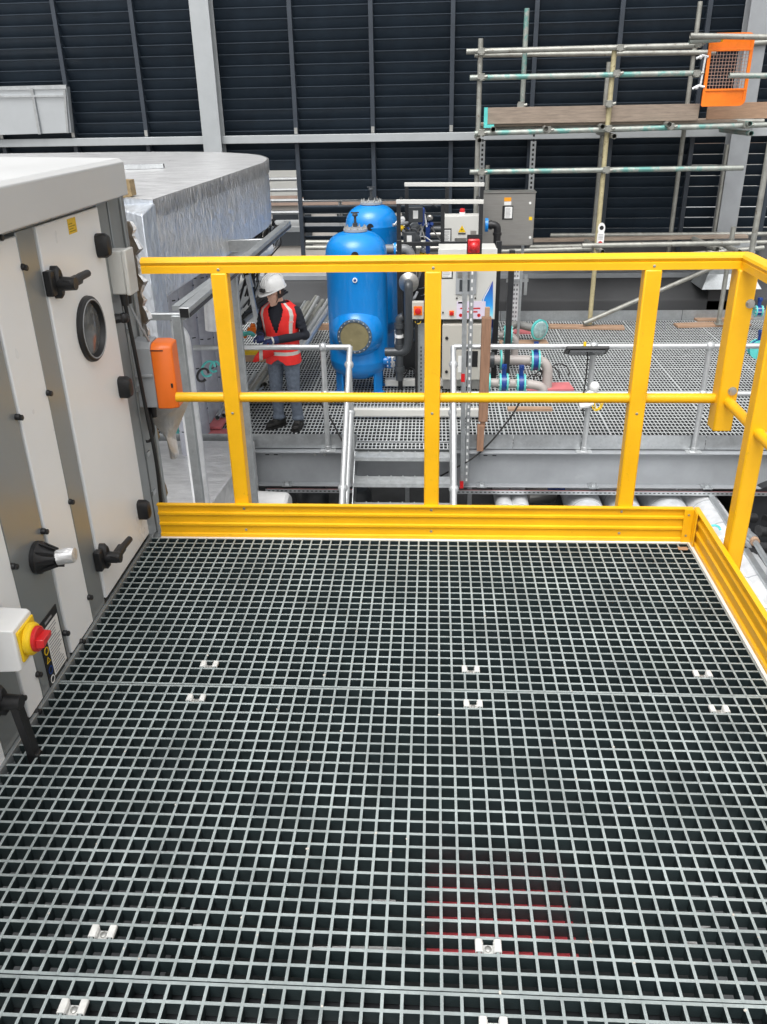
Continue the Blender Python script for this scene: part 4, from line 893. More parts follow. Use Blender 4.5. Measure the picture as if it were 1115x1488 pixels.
x = aY(612, 560, 7.2).x; m = MB(); m.box((x-.04, 7.2, DZ), (x+.04, 7.22, aY(612, 470, 7.2).z)); m.build('perforated_post', M_GALVD, skd); 
m = MB(); [m.box((x-.008, 7.1985, DZ+.05+i*.05), (x+.008, 7.1995, DZ+.075+i*.05)) for i in range(14)]; m.build('slots', M_BLACK, skd)
y_ = 6.98
for px0, px1, py, Y in ((512, 705, 594, 6.95), (360, 512, 574, 7.3), (560, 700, 551, 7.65)):
    a, c = aZ(px0, py, DZ+.13), aZ(px1, py, DZ+.13); m = MB(); m.bar((a.x, a.y, DZ+.09), (c.x, a.y, DZ+.09), .09, .09); m.build('base_rail', M_CAB, skd, bev=.006)
def cabinet(name, label, px0, py0, px1, py1, Y, dep, mt, org=None, lid=True):
    a, c = aY(px0, py0, Y), aY(px1, py1, Y); x0, x1, z1, z0 = a.x, c.x, a.z, c.z
    t = thing(name, label, 'cabinet', ((x0+x1)/2, Y, z0))
    m = MB(); m.box((x0+.006, Y+.02, z0+.004), (x1-.006, Y+dep, z1-.004)); m.build('body', mt, t, bev=.008)
    m = MB(); m.box((x0, Y, z0), (x1, Y+.018, z1)); m.build('door', mt, t, bev=.006)
    return t, x0, x1, z0, z1
# upper rear cabinet
cu, x0, x1, z0, z1 = cabinet('control_cabinet', 'pale grey control cabinet with yellow warning triangle and red beacon on top', 642, 314, 697, 372, 8.9, .3, M_CAB)
def rect(par, px0, py0, px1, py1, Y, name, mt, th=.003):
    a, c = aY(px0, py0, Y), aY(px1, py1, Y); m = MB(); m.box((a.x, Y-th, c.z), (c.x, Y-.0002, a.z)); return m.build(name, mt, par)
def lines(par, px0, py0, px1, py1, Y, n, mt=None, th=.004):
    a, c = aY(px0, py0, Y), aY(px1, py1, Y); m = MB(); h = (a.z-c.z)/n
    for i in range(n): m.box((a.x, Y-th, c.z+i*h+h*.25), (a.x+(c.x-a.x)*random.uniform(.6, 1), Y-.0003, c.z+i*h+h*.6))
    return m.build('print', mt or M_LINES, par)
r0 = rect(cu, 643, 332, 656, 354, 8.9, 'document_holder', M_BLACK); rect(r0, 645, 334, 654.5, 352.5, 8.9, 'paper', M_PAPER, .0042); lines(r0, 646, 335, 653.5, 351, 8.9, 8, None, .005)
a = aY(671.5, 333, 8.9); m = MB(); s_ = .052
m.prism([(a.x-s_, 8.897, a.z-s_*.8), (a.x+s_, 8.897, a.z-s_*.8), (a.x, 8.897, a.z+s_)], (0,.0025,0)); tri = m.build('warning_triangle', M_YPL, cu)
m = MB(); m.prism([(a.x+.004, 8.8955, a.z+.025), (a.x-.012, 8.8955, a.z-.008), (a.x+.001, 8.8955, a.z-.008), (a.x-.006, 8.8955, a.z-.034), (a.x+.012, 8.8955, a.z+.002), (a.x-.0, 8.8955, a.z+.002)], (0,.001,0)); m.box((a.x-s_, 8.8955, a.z-s_-.016), (a.x+s_, 8.8975, a.z-s_+.001)); m.build('bolt_symbol', M_BLACK, tri)
a = aY(672, 313, 9.0); m = MB(); m.tube([(a.x, 9.02, z1-.004), (a.x, 9.02, z1+.035)], .04, 16); bc = m.build('beacon_base', M_WPL, cu)
m = MB(); m.lathe([(.036,0),(.036,.03),(.03,.045),(.0,.05)], (a.x, 9.02, z1+.035), n=16); m.build('beacon', M_RED, cu)
rect(cu, 661, 346, 678, 352, 8.9, 'plate', M_INOX)
# main front cabinet
cm, x0, x1, z0, z1 = cabinet('control_cabinet', 'large pale grey cabinet with a blue droplet emblem and lilac notice on its door', 637, 386-24, 719, 464, 7.6, .45, M_CAB)
r0 = rect(cm, 641, 380, 658, 405, 7.6, 'document_holder', M_BLACK); rect(r0, 643, 382, 656.5, 403, 7.6, 'paper', M_PAPER, .0042); lines(r0, 644, 384, 655, 402, 7.6, 8, None, .005)
r0 = rect(cm, 663, 392, 692, 427, 7.6, 'screen_cover', M_LGREY, .02); rect(r0, 668, 406, 688, 423, 7.6, 'screen', M_PVCD, .0215); rect(r0, 665, 395, 690, 404, 7.6, 'hood', M_INOX, .0212)
nt_ = rect(cm, 664, 438, 705, 463, 7.6, 'notice', mat('lilac_notice', (.68,.61,.72), .5, 0, .04), .004)
for i, (q0, q1, yy) in enumerate(((669, 678, 448), (681, 698, 448), (673, 682, 453), (686, 694, 453))): rect(nt_, q0, yy-1, q1, yy+1.0, 7.6, 'print', M_RED, .0055)
rect(nt_, 666, 438.5, 673, 441, 7.6, 'print', M_BLACK, .0055)
for px in (669.5, 696):
    a = aY(px, 458, 7.6); m = MB(); m.lathe([(.022,0),(.022,.0015),(.016,.0015),(.015,.0003)], (a.x, 7.5955, a.z), (0,-1,0), 18); m.bar((a.x-.013, 7.5945, a.z+.013), (a.x+.013, 7.5945, a.z-.013), .006, .002); m.lathe([(.007,0),(.007,.001)], (a.x, 7.5955, a.z), (0,-1,0), 8); m.build('prohibition_symbol', M_RED, nt_)
# droplet emblem: blue flame-like drop fading to white
md = bpy.data.materials.new('droplet_print'); md.use_nodes = True; n_ = md.node_tree.nodes; l_ = md.node_tree.links
a, c = aY(716, 409, 7.6), aY(703, 462, 7.6)
tc_ = n_.new('ShaderNodeTexCoord'); sx_ = n_.new('ShaderNodeSeparateXYZ'); l_.new(tc_.outputs['Generated'], sx_.inputs[0])
rp = n_.new('ShaderNodeValToRGB'); l_.new(sx_.outputs['Z'], rp.inputs[0]); e_ = rp.color_ramp.elements
e_[0].position = 0; e_[0].color = (.50,.75,.80,1); e_[1].position = .95; e_[1].color = (.02,.04,.35,1); k = e_.new(.35); k.color = (.03,.32,.80,1); k = e_.new(.12); k.color = (.2,.65,.85,1)
l_.new(rp.outputs[0], n_['Principled BSDF'].inputs['Base Color']); n_['Principled BSDF'].inputs['Roughness'].default_value = .3
poly = [(716.5,408),(716.5,462),(704.5,462),(702.5,454),(700,444),(701,436),(704,429),(709,420)]
m = MB(); m.prism([aY(x, y, 7.597) for x, y in poly], (0,.0025,0)); dr = m.build('droplet_emblem', md, cm)
m = MB(); m.prism([aY(x, y, 7.5945) for x, y in ((715,411),(708.5,422),(703.5,431),(701,440),(702,440),(705,431),(710,422.5))], (0,.0015,0)); m.build('edge_stroke', M_WPL, dr)
a = aY(656.5, 455, 7.6); m = MB(); m.box((a.x-.03, 7.594, a.z-.032), (a.x+.03, 7.5998, a.z+.032)); sw = m.build('switch_plate', M_ORANGE, cm, bev=.002)
m = MB(); m.lathe([(.024,0),(.024,.02),(.015,.022)], (a.x, 7.594, a.z), (0,-1,0), 16); m.box((a.x-.006, 7.566, a.z-.022), (a.x+.006, 7.573, a.z+.022)); m.build('knob', M_RED, sw)
for px, py in ((644, 454), (664, 433), (677, 433), (691, 433)):
    a = aY(px, py, 7.6); m = MB(); m.lathe([(.011,0),(.011,.012),(.006,.014)], (a.x, 7.599, a.z), (0,-1,0), 12); m.build('push_button', M_BLACK, cm)
# lower cabinet
cl, x0, x1, z0, z1 = cabinet('cabinet', 'beige lower cabinet with two black locks under the droplet cabinet', 643, 472, 702, 552, 7.55, .4, M_CABD)
for px, py in ((649.5, 491), (649, 540)):
    a = aY(px, py, 7.55); m = MB(); m.lathe([(.02,0),(.02,.012),(.012,.014)], (a.x, 7.549, a.z), (0,-1,0), 14); m.build('lock', M_BLACK, cl)
rect(cl, 672, 510, 694, 533, 7.55, 'black_panel', M_BLACK, .006); rect(cl, 666, 517, 673, 541, 7.55, 'paper', M_PAPER, .004)
m = MB(); [m.box((x, 7.58, DZ+.05), (x+.1, 7.9, z0-.002)) for x in (x0+.02, x1-.14)]; m.build('plinth', M_INOX, cl)
a = aY(686, 510, 7.52); c = aY(692, 540, 7.52)
# sounder beacon on black plate, on a pole
sb = thing('alarm_beacon', 'red square alarm beacon on a black plate in front of the cabinets', 'alarm', aY(688, 372, 7.3))
rect(sb, 679, 341, 700, 374, 7.3, 'plate', M_BSTEEL, .01)
a = aY(688.5, 357, 7.3); m = MB(); m.loft([[V((a.x+u*q, 7.2895-d, a.z+v__*q)) for u, v__ in ((-.064,-.085),(.064,-.085),(.074,-.075),(.074,.075),(.064,.085),(-.064,.085),(-.074,.075),(-.074,-.075))] for d, q in ((0,.95),(.04,.95),(.055,.8))]); m.build('housing', M_RED, sb)
m = MB(); m.lathe([(.056,0),(.056,.02),(.046,.035),(.026,.05),(0,.054)], (a.x, 7.234, a.z), (0,-1,0), 20); m.build('lens', M_RED, sb)
b_ = aY(688, 339, 7.3); m = MB(); m.box((b_.x-.035, 7.292, b_.z-.03), (b_.x+.035, 7.2985, b_.z+.03)); m.build('bracket', M_INOX, sb)
m = MB(); m.box((a.x-.02, 7.301, DZ), (a.x+.02, 7.33, a.z-.06)); m.build('post', M_GALVD, sb)
# isolator with red knob
iso2 = thing('isolator_switch', 'small grey isolator box with red knob hanging on the skid', 'isolator', aY(608, 464, 7.1))
p, q = aY(599, 439, 7.1), aY(616, 464, 7.1); m = MB(); m.box((p.x, 7.1, q.z), (q.x, 7.19, p.z)); m.build('housing', M_CABD, iso2, bev=.006)
m = MB(); m.box((p.x+.02, 7.094, q.z+.05), (q.x-.02, 7.0998, p.z-.05)); m.build('plate', M_ORANGE, iso2)
a = (p+q)/2; m = MB(); m.lathe([(.038,0),(.038,.025),(.03,.028)], (a.x, 7.094, a.z), (0,-1,0), 18); m.build('knob', M_RED, iso2)
m = MB(); m.tube([(a.x-.02, 7.15, q.z), (a.x-.02, 7.15, q.z-.4), (a.x-.02, 7.12, DZ+.02)], .018, 8); m.build('conduit', M_CABLE, iso2)
m = MB(); m.tube(arc((a.x+.0, 7.14, q.z-.03), (1,0,0), (0,0,-1), .035, 0, math.pi, 8), .006, 6); m.build('cable', M_YPL, iso2)
# dark pipework and pumps between the tanks and the cabinets
pw = thing('pump_set', 'cluster of dark grey pumps, pipes and valves between the blue tanks and the cabinets', 'pumps', aY(595, 560, 7.7))
p = aY(594, 412, 7.5)
m = MB(); m.lathe([(.10,-.05),(.125,-.03),(.125,.0),(.085,.03),(.06,.06),(.06,.10)], p+V((0,.05,0)), (0,-1,0), 28); m.build('pump_casing', M_INOX, pw)
m = MB(); m.tube(bend([p+V((0,-.04,0)), p+V((0,-.12,0)), p+V((0,-.12,-.25)), V((p.x, p.y-.12, -1.05)), V((p.x-.03, p.y-.12, -1.22)), V((p.x-.3, p.y-.1, -1.23))], .1), .057, 16); m.build('discharge_pipe', M_PVCD, pw)
p2_ = aY(583, 500, 7.45)
m = MB(); m.tube(bend([V((p2_.x+.03, 7.4, -.78)), V((p2_.x-.02, 7.4, -.80)), V((p2_.x-.02, 7.4, -1.6))], .06), .05, 14); m.build('pipe', M_PVCD, pw)
m = MB(); m.tube([V((p2_.x-.02, 7.4, -1.0)), V((p2_.x-.02, 7.4, -1.04))], .056, 14); m.build('white_band', M_WPL, pw)
for z in (-1.13, -1.42, -.86):
    m = MB(); m.tube([V((p2_.x-.02, 7.4, z)), V((p2_.x-.02, 7.4, z-.06))], .066, 14); m.build('collar', M_PVCD, pw)
m = MB(); m.tube([aY(553, 362, 8.15), aY(572, 362, 8.15)], .06, 12); m.tube(bend([aY(574, 363, 8.2), aY(592, 362, 8.2), aY(598, 372, 8.2), aY(598, 385, 8.2)], .12), .065, 16); m.build('elbow', mat('mid_grey_pvc', (.16,.165,.17), .35), pw)
for px, py, Y, rr in ((592, 398, 8.0, .12), (600, 345, 8.6, .11), (604, 333, 8.9, .09)):
    p = aY(px, py, Y); m = MB(); m.lathe([(rr*.9,0),(rr,.03),(rr,.2),(rr*.8,.26),(.03,.28)], p+V((0,.1,0)), (0,-1,0), 22); m.build('motor', M_PVCD, pw)
    m = MB(); m.lathe([(rr*1.08,.0),(rr*1.08,.03)], p+V((0,.0,0)), (0,-1,0), 22); m.build('motor_flange', M_LGREY, pw)
p, q = aY(622, 330, 8.7), aY(625, 368, 8.7); m = MB(); m.box((p.x-.03, 8.68, q.z), (p.x+.03, 8.74, p.z)); m.build('valve_bar', M_BLUED, pw)
for k, py in enumerate((333, 341, 352, 361)):
    p = aY(636, py, 8.75); m = MB(); m.tube([p+V((-.1,0,0)), p+V((.05,0,0))], .045, 12); m.build('filter_housing', M_INOX if k % 2 else M_PVCD, pw)
for (a_, b_, mt) in (((592, 336), (598, 368), M_PVCD), ((600, 300), (608, 322), M_PVCD)):
    p, q = aY(*a_, 8.5), aY(*b_, 8.5); m = MB(); m.box((p.x-.05, 8.4, q.z), (q.x+.06, 8.5, p.z)); bb = m.build('dosing_controller', mt, pw, bev=.006)
    m = MB(); m.box(((p.x+q.x)/2-.03, 8.396, q.z+.05), ((p.x+q.x)/2+.035, 8.3995, p.z-.04)); m.build('label', M_PAPER, bb)
pr_ = random.Random(11)
for i in range(16):
    p = aY(pr_.uniform(580, 636), pr_.uniform(300, 380), 8.5); q = p + V((pr_.uniform(-.2, .25), pr_.uniform(-.1, .2), pr_.uniform(-.25, .1)))
    m = MB(); m.tube(bend([p, (p+q)/2+V((0,0,pr_.uniform(-.1,.15))), q], .12), pr_.choice((.008,.012,.02)), 8); m.build('hose', pr_.choice((M_LGREY, M_CABLE, M_BLUED, M_INOX, M_WPL)), pw)
for i in range(12):
    p = aY(pr_.uniform(582, 640), pr_.uniform(312, 372), 8.75); m = MB(); m.lathe([(.03,0),(.04,.01),(.04,.05),(.025,.06),(.025,.09)], p, (pr_.uniform(-1,1), -1, pr_.uniform(-.4,1)), 12); m.build('valve', pr_.choice((M_INOX, M_LGREY, M_BLUED, M_YPL, M_PVCD, M_WPL)), pw)
for i in range(8):
    p = aY(pr_.uniform(600, 632), pr_.uniform(470, 545), 7.7); q = p+V((pr_.uniform(-.1,.25), .1, pr_.uniform(-.3,.2))); m = MB(); m.tube(bend([p, (p+q)/2+V((.05,0,-.1)), q], .1), .018, 8); m.build('hose', pr_.choice((M_CABLE, M_PVCD, M_INOX)), pw)
for i in range(7):
    p = aZ(pr_.uniform(562, 625), pr_.uniform(535, 560), DZ+.06); q = p+V((pr_.uniform(.1,.4), pr_.uniform(-.1,.1), pr_.uniform(0,.15))); m = MB(); m.tube(bend([p, (p+q)/2+V((0,.1,.12)), q], .12), .013, 6); m.build('hose', M_CABLE, pw)
m = MB(); m.box((aY(598, 375, 8.3).x, 8.25, aY(598, 500, 8.3).z), (aY(640, 375, 8.3).x, 8.8, aY(598, 430, 8.3).z)); m.build('tank_block', M_PVCD, pw, bev=.02)
m = MB(); p, q = aY(640, 440, 8.1), aY(590, 395, 8.1); m.box((q.x-.05, 8.12, DZ+.15), (p.x, 8.16, q.z)); m.build('backplate', M_BSTEEL, pw)
for i in range(10):
    p = aY(pr_.uniform(606, 637), pr_.uniform(395, 430), 8.0); m = MB(); m.tube(bend([p, p+V((pr_.uniform(-.08,.1),-.05,pr_.uniform(-.1,.1))), p+V((pr_.uniform(-.1,.12),-.02,pr_.uniform(-.25,.0)))], .08), pr_.choice((.01,.018)), 8); m.build('hose', pr_.choice((M_LGREY, M_BLUED, M_INOX, M_PVCD, M_BOLT)), pw)
# stainless enclosure behind
si = thing('stainless_enclosure', 'brushed stainless enclosure with amber label in front of the louvre wall', 'cabinet', aY(738, 356, 10))
p, q = aY(702, 281, 10), aY(774.5, 357, 10)
m = MB(); m.box((p.x, 10.02, q.z), (q.x, 10.32, p.z)); m.build('body', M_INOX, si, bev=.006)
m = MB(); m.box((p.x+.008, 10, q.z+.012), (q.x-.008, 10.019, p.z-.008)); m.build('door', M_INOX, si, bev=.006)
m = MB(); m.box((p.x-.01, 9.985, p.z+.001), (q.x+.01, 10.34, p.z+.012)); m.build('rain_cap', M_INOX, si)
rect(si, 733, 287, 743, 292.5, 10, 'amber_label', mat('amber_label', (.75,.30,.01), .5)); rect(si, 733, 293, 743, 298, 10, 'label', M_PAPER)
r0 = rect(si, 730.5, 299, 745, 319, 10, 'document_holder', M_BLACK, .01); rect(r0, 734, 300.5, 744, 317, 10, 'paper', M_PAPER, .0115); lines(r0, 735, 302, 743, 316, 10, 8, None, .0125)
for py in (295, 345):
    a = aY(770.5, py, 10); m = MB(); m.lathe([(.018,0),(.018,.012),(.01,.013)], (a.x, 9.999, a.z), (0,-1,0), 12); m.build('lock', M_WPL, si)
rect(si, 769, 315, 773.5, 320, 10, 'yellow_sticker', M_YPL)
for px in (715, 760):
    a = aY(px, 358, 10.1); m = MB(); m.box((a.x-.02, 10.1, DZ-.0), (a.x+.02, 10.14, q.z)); m.build('leg', M_GALVD, si)
# blue fitting with black elbow
t = thing('black_elbow', 'black plastic pipe elbow with blue flange beside the stainless enclosure', 'pipe', aY(715, 330, 8.9))
p = aY(705, 327, 8.95); m = MB(); m.lathe([(.09,0),(.09,.04)], p, (1,0,0), 20); m.build('flange', M_BLUE, t)
m = MB(); m.tube(bend([p+V((.03,0,0)), p+V((.17,0,0)), p+V((.17,0,-.5))], .07), .05, 14); m.build('pipe', M_BLACK, t)
for dx, dz in ((.06,0),(.17,-.10)):
    m = MB(); a = p+V((dx,0,dz)); d = V((.035,0,0)) if dz == 0 else V((0,0,-.035)); m.tube([a, a+d], .062, 14); m.build('collar', M_BLACK, t)
# perforated hanging struts from the wall rail
for px0, px1, lab in ((701, 699, 'left'), (774, 771, 'right')):
    a, c = aY(px0, 205, 12.6), aY(px1, 285, 12.6); t = thing('perforated_strut', 'perforated galvanised strut hanging above the stainless enclosure, %s of the pair' % lab, 'strut', (c.x, 12.6, c.z))
    m = MB(); m.box((c.x-.045, 12.58, c.z-.3), (c.x+.045, 12.62, a.z))
    for i in range(18): m.box((c.x-.017, 12.577, c.z-.25+i*.075), (c.x+.017, 12.5805, c.z-.25+i*.075+.04), 1)
    m.build('strut', [M_GALV, M_BLACK], t)
t = thing('perforated_strut', 'wide bright perforated strut standing behind the teal flanged pipes', 'strut', aZ(748, 468, DZ))
a, c = aY(750, 392, 11.3), aY(747, 466, 11.3); m = MB(); m.box((c.x-.07, 11.28, DZ), (c.x+.07, 11.32, a.z+.15)); m.build('strut', M_SILVER, t)
m = MB(); [m.box((c.x-.035+dx, 11.277, DZ+.05+i*.075), (c.x-.01+dx, 11.2795, DZ+.085+i*.075)) for i in range(16) for dx in (0, .045)]; m.build('slots', M_LINES, t)
a, c = aY(736, 408, 11.25), aY(768, 407, 11.25); m = MB(); m.bar(a, c, .05, .05); m.build('cross_bar', M_GALV, t)
a, c = aY(764, 398, 11.25), aY(763, 428, 11.25); m = MB(); m.box((c.x-.025, 11.2, c.z), (c.x+.025, 11.24, a.z)); m.build('side_strut', M_GALV, t)
# ================================================================== TEAL FLANGED PIPES
def flange(t, c, ax, r, mt=M_TEAL, w_=.022):
    m = MB(); ax = V(ax).normalized(); m.lathe([(r*.55,-.001),(r,0),(r,w_),(r*.55,w_+.001)], V(c)-ax*w_/2, ax, 24); return m.build('flange', mt, t)
def bfly(t, c, ax, r):
    ax = V(ax).normalized(); c = V(c); flange(t, c-ax*.045, ax, r); flange(t, c+ax*.045, ax, r)
    m = MB(); m.lathe([(r*.92,-.03),(r*.92,.03)], c, ax, 24); v_ = m.build('valve_body', M_BLUED, t)
    m = MB(); [m.lathe([(.011,-.075),(.011,.075)], c+V((0, r*.82*math.cos(k*.785), r*.82*math.sin(k*.785))), ax, 8) for k in range(8)]; m.build('bolt', M_BOLT, v_)
    m = MB(); m.tube([c+V((0,0,r*.8)), c+V((0,0,r*.8+.10))], .028, 10); m.box((c.x-.03, c.y-.03, c.z+r*.8+.09), (c.x+.03, c.y+.03, c.z+r*.8+.14)); m.tube([c+V((0,0,r*.8+.125)), c+V((-.03,-.10,r*.8+.14))], .012, 8); m.build('valve_lever', M_BLUED, v_)
Yp = 7.30
lp = thing('flanged_pipe', 'low grey pipe with three teal flanged joints lying near the deck front', 'pipe', aY(740, 562, Yp))
a, c = aY(708, 556, Yp), aY(772, 558, Yp); rp_ = .058
m = MB(); m.tube(bend([a, c+V((-.02,0,0)), c+V((.16,-.02,-.03)), c+V((.16,-.02,-.25))], .1), rp_, 18); m.build('pipe', M_PVC, lp)
flange(lp, aY(711, 556, Yp), (1,0,0), .12); bfly(lp, aY(732, 556, Yp), (1,0,0), .12); bfly(lp, aY(757, 557, Yp), (1,0,0), .12)
Yq = 7.75
up = thing('flanged_pipe', 'raised grey pipe with teal flanges bending down beside the timber post', 'pipe', aY(770, 525, Yq))
a, c = aY(716, 523, Yq), aY(797, 524, Yq)
m = MB(); m.tube(bend([a, c, V((c.x+.0, c.y-.05, DZ-.1))], .17, 8), .066, 18); m.build('pipe', M_PVC, up)
flange(up, aY(728, 523, Yq), (1,0,0), .13); bfly(up, aY(778, 524, Yq), (1,0,0), .135)
m = MB(); m.tube([a+V((-.12,0,0)), a+V((.02,0,0))], .10, 16); m.build('coupling', M_PVCD, up)
Yr = 9.6
rp2 = thing('flanged_pipe', 'rear grey pipe with teal flanges just above the tube guard rail', 'pipe', aY(735, 487, 8.6))
a, c = aY(706, 487, 8.6), aY(748, 488, 8.6); m = MB(); m.tube(bend([a, c+V((.01,0,0)), c+V((.01,.0,-.35))], .12), .055, 16); m.build('pipe', M_PVC, rp2)
bfly(rp2, aY(717, 487, 8.6), (1,0,0), .13); bfly(rp2, aY(738, 487, 8.6), (1,0,0), .13)
m = MB(); p = aY(717, 465, 8.6); m.tube([p+V((0,0,-.1)), p+V((0,0,.22))], .04, 10); m.box((p.x-.05, 8.56, p.z+.1), (p.x+.05, 8.64, p.z+.3)); m.build('valve_stem', M_BLUED, rp2)
bk = thing('flanged_pipe', 'bent grey pipe with a clear wrapped teal flange at its right end', 'pipe', aY(760, 478, 10.2))
pts_ = [aY(733, 478, 10.2), aY(750, 471, 10.3), aY(760, 473, 10.2), aY(784, 479, 10.0)]
m = MB(); m.tube(bend(pts_, .2), .062, 16); m.build('pipe', mat('grey_pipe', (.22,.22,.21), .4), bk)
ax_ = (pts_[3]-pts_[2]).normalized(); flange(bk, pts_[3], ax_+V((0,-.5,0)), .16, M_TEAL, .03)
m = MB(); q_ = (ax_+V((0,-.5,0))).normalized(); m.lathe([(.135,0),(.13,.012),(.1,.024),(0,.028)], pts_[3]+q_*.016, q_, 20); m.build('wrap', mat('clear_wrap_over_teal', (.30,.42,.42), .25, 0, .4, 14, .4, 40), bk)
p = aZ(762, 500, DZ+.015); m = MB(); m.obox(p, .75, .42, .03, Matrix.Rotation(.06, 3, 'Z')); solo(m, 'timber_board', M_PLY, 'tan board lying flat behind the raised teal flanged pipe', 'board')
p = aZ(765, 482, DZ+.015); m = MB(); m.obox(p, .6, .2, .03, Matrix.Rotation(-.05, 3, 'Z')); solo(m, 'timber_board', M_PINK, 'reddish board lying beyond the tan one on the deck', 'board')
p = aZ(785, 566, DZ+.02); m = MB(); m.obox(p+V((.12,.1,0)), .62, .3, .03, Matrix.Rotation(.1, 3, 'Z')); solo(m, 'pink_board', M_PINK, 'pink red board under the end of the teal flanged pipes', 'board')
p = aZ(770, 594, DZ+.02); m = MB(); m.obox(p, .55, .10, .03); solo(m, 'timber_board', M_PLY, 'narrow tan board on the deck below the pipes', 'board')
for i in range(4):
    p = aZ(775+12*i, 560-3*i, DZ+.05); m = MB(); m.tube(arc(p+V((0,0,.06)), (1,.2,0), (0,.1,1), .09+.02*i, -.2, 3.3, 10), .008, 6); solo(m, 'loose_cable', M_CABLE, 'thin black cable looping by the pink board, %s from the left' % ordinal(i+1), 'cable', group='cables by the pink board')
# blue and teal bits at the right edge
t = thing('valve', 'teal and blue valve half hidden behind the right corner post', 'valve', aY(1100, 508, 7.6)); bfly(t, aY(1102, 507, 7.6), (0,1,0), .12)
t = thing('valve', 'dark blue valve beyond the corner post near the back kerb', 'valve', aY(1098, 448, 10.8)); bfly(t, aY(1102, 452, 10.8), (1,0,0), .09)
# ------------------------------------------------------------------ things leaning on / fixed to the front guard rail
p, q = aY(704, 452, 5.62), aY(700, 655, 5.62)
t = thing('timber_post', 'red brown timber post standing against the front kick plate', 'timber post', (q.x, 5.66, q.z))
z0 = q.z; zt3 = aY(704, 462, 5.62).z
m = MB(); m.box((q.x-.045, 5.62, z0+.34), (q.x+.055, 5.70, zt3)); m.build('main_post', M_WOODR, t, bev=.004)
m = MB(); m.box((q.x-.02, 5.64, z0+.25), (q.x+.03, 5.70, z0+.34)); m.box((q.x-.055, 5.60, z0), (q.x+.02, 5.68, z0+.30)); m.build('splice', M_WOODR, t, bev=.003)
m = MB(); m.box((q.x-.015, 5.64, zt3), (q.x+.035, 5.69, zt3+.10)); m.build('top_batten', M_PLY, t, bev=.003)
for i, (px, px2, w_) in enumerate(((676, 672, .055), (687, 678, .05))):
    a, c = aY(px, 392, 5.6), aY(px2, 704, 5.6)
    t = thing('strut_upright', 'galvanised strut', 'strut', (c.x, 5.6+.06*i, c.z))
    t['label'] = ('plain left hand galvanised strut with red tape standing before the cabinets', 'slotted right hand galvanised strut standing before the cabinets')[i]
    m = MB(); m.bar((c.x, 5.6+.06*i, c.z), (a.x, 5.6+.06*i, a.z+.05), w_*.9, .035, (0,1,0)); m.build('channel', M_GALVD, t, bev=.003)
    m = MB(); d = (a-c); 
    for k in range(30):
        s_ = c + d*(k+.5)/30; m.box((s_.x-.009, 5.6+.06*i-.0192, s_.z-.016), (s_.x+.009, 5.6+.06*i-.018, s_.z+.016))
    if i: m.build('slots', M_WPL, t)
    if not i:
        for py in (538, 702):
            f_ = (py-392)/312; s_ = a+(c-a)*f_; m = MB(); m.box((s_.x-.028, 5.579, s_.z-.055), (s_.x+.012, 5.625, s_.z+.035)); m.build('red_tape', M_RED, t)
fl = thing('flood_light', 'flat black flood light panel clipped on the right guard rail', 'flood light', aY(852, 512, 5.6))
a = aY(852, 508, 5.62); m = MB(); M_ = Matrix.Rotation(-.55, 3, 'X'); m.obox(a+V((0,-.02,0)), .44, .19, .035, M_); m.build('panel', M_BLACK, fl, bev=.008)
m = MB(); m.obox(a+V((0,-.035,-.015)), .36, .13, .034, M_); m.build('glass', M_DARKG, fl)
m = MB(); m.tube([a+V((-.01,.03,.0)), a+V((-.01,.05,.07))], .016, 8); m.build('knob', M_YPL, fl)
m = MB(); m.tube(bend([a+V((.03,.04,-.05)), a+V((.035,.05,-.3)), a+V((.02,.06,-.62)), a+V((.05,.06,-.75))], .1), .008, 6); m.build('cable', M_CABLE, fl)
p = aY(864, 562, 5.66); m = MB(); m.ball(p, .055, 14, (1,.8,1.1)); m.tube([p+V((-.07,0,-.09)), p+V((.02,0,-.03))], .03, 10); solo(m, 'white_socket', M_WPL, 'rounded white plug socket tied to the middle tube rail', 'socket')
p = aY(842, 590, 5.66); m = MB(); m.tube([p, p+V((.10,.01,.01))], .03, 10); m.tube([p+V((.1,.01,.01)), p+V((.15,.01,.03))], .022, 10); solo(m, 'white_connector', M_WPL, 'white cable connector hanging below the middle tube rail', 'connector')
p = aY(866, 592, 5.66); m = MB(); m.tube(bend([p+V((-.05,0,.05)), p+V((-.02,0,-.04)), p+V((.06,.02,-.03)), p+V((.08,.02,.06))], .06), .007, 6); m.tube(bend([p+V((-.02,0,.06)), p+V((0,0,-.03)), p+V((.05,.02,-.01)), p+V((.06,.02,.06))], .06), .007, 6); solo(m, 'yellow_cable', M_YPL, 'loop of yellow cable under the middle tube rail', 'cable')
a = [aY(758, 580, 5.85), aY(745, 603, 5.80), aY(716, 640, 5.72), aY(690, 665, 5.66), aY(640, 692, 5.60)]
m = MB(); m.tube(bend(a, .3), .010, 8); solo(m, 'drooping_cable', M_CABLE, 'black cable drooping across the deck edge right of the steps', 'cable')
a = [aY(460, 578, 6.4), aY(478, 603, 6.0), aY(493, 632, 5.74), aY(503, 650, 5.60)]
m = MB(); m.tube(bend(a, .3), .010, 8); solo(m, 'drooping_cable', M_CABLE, 'black cable trailing over the deck edge left of the steps', 'cable')
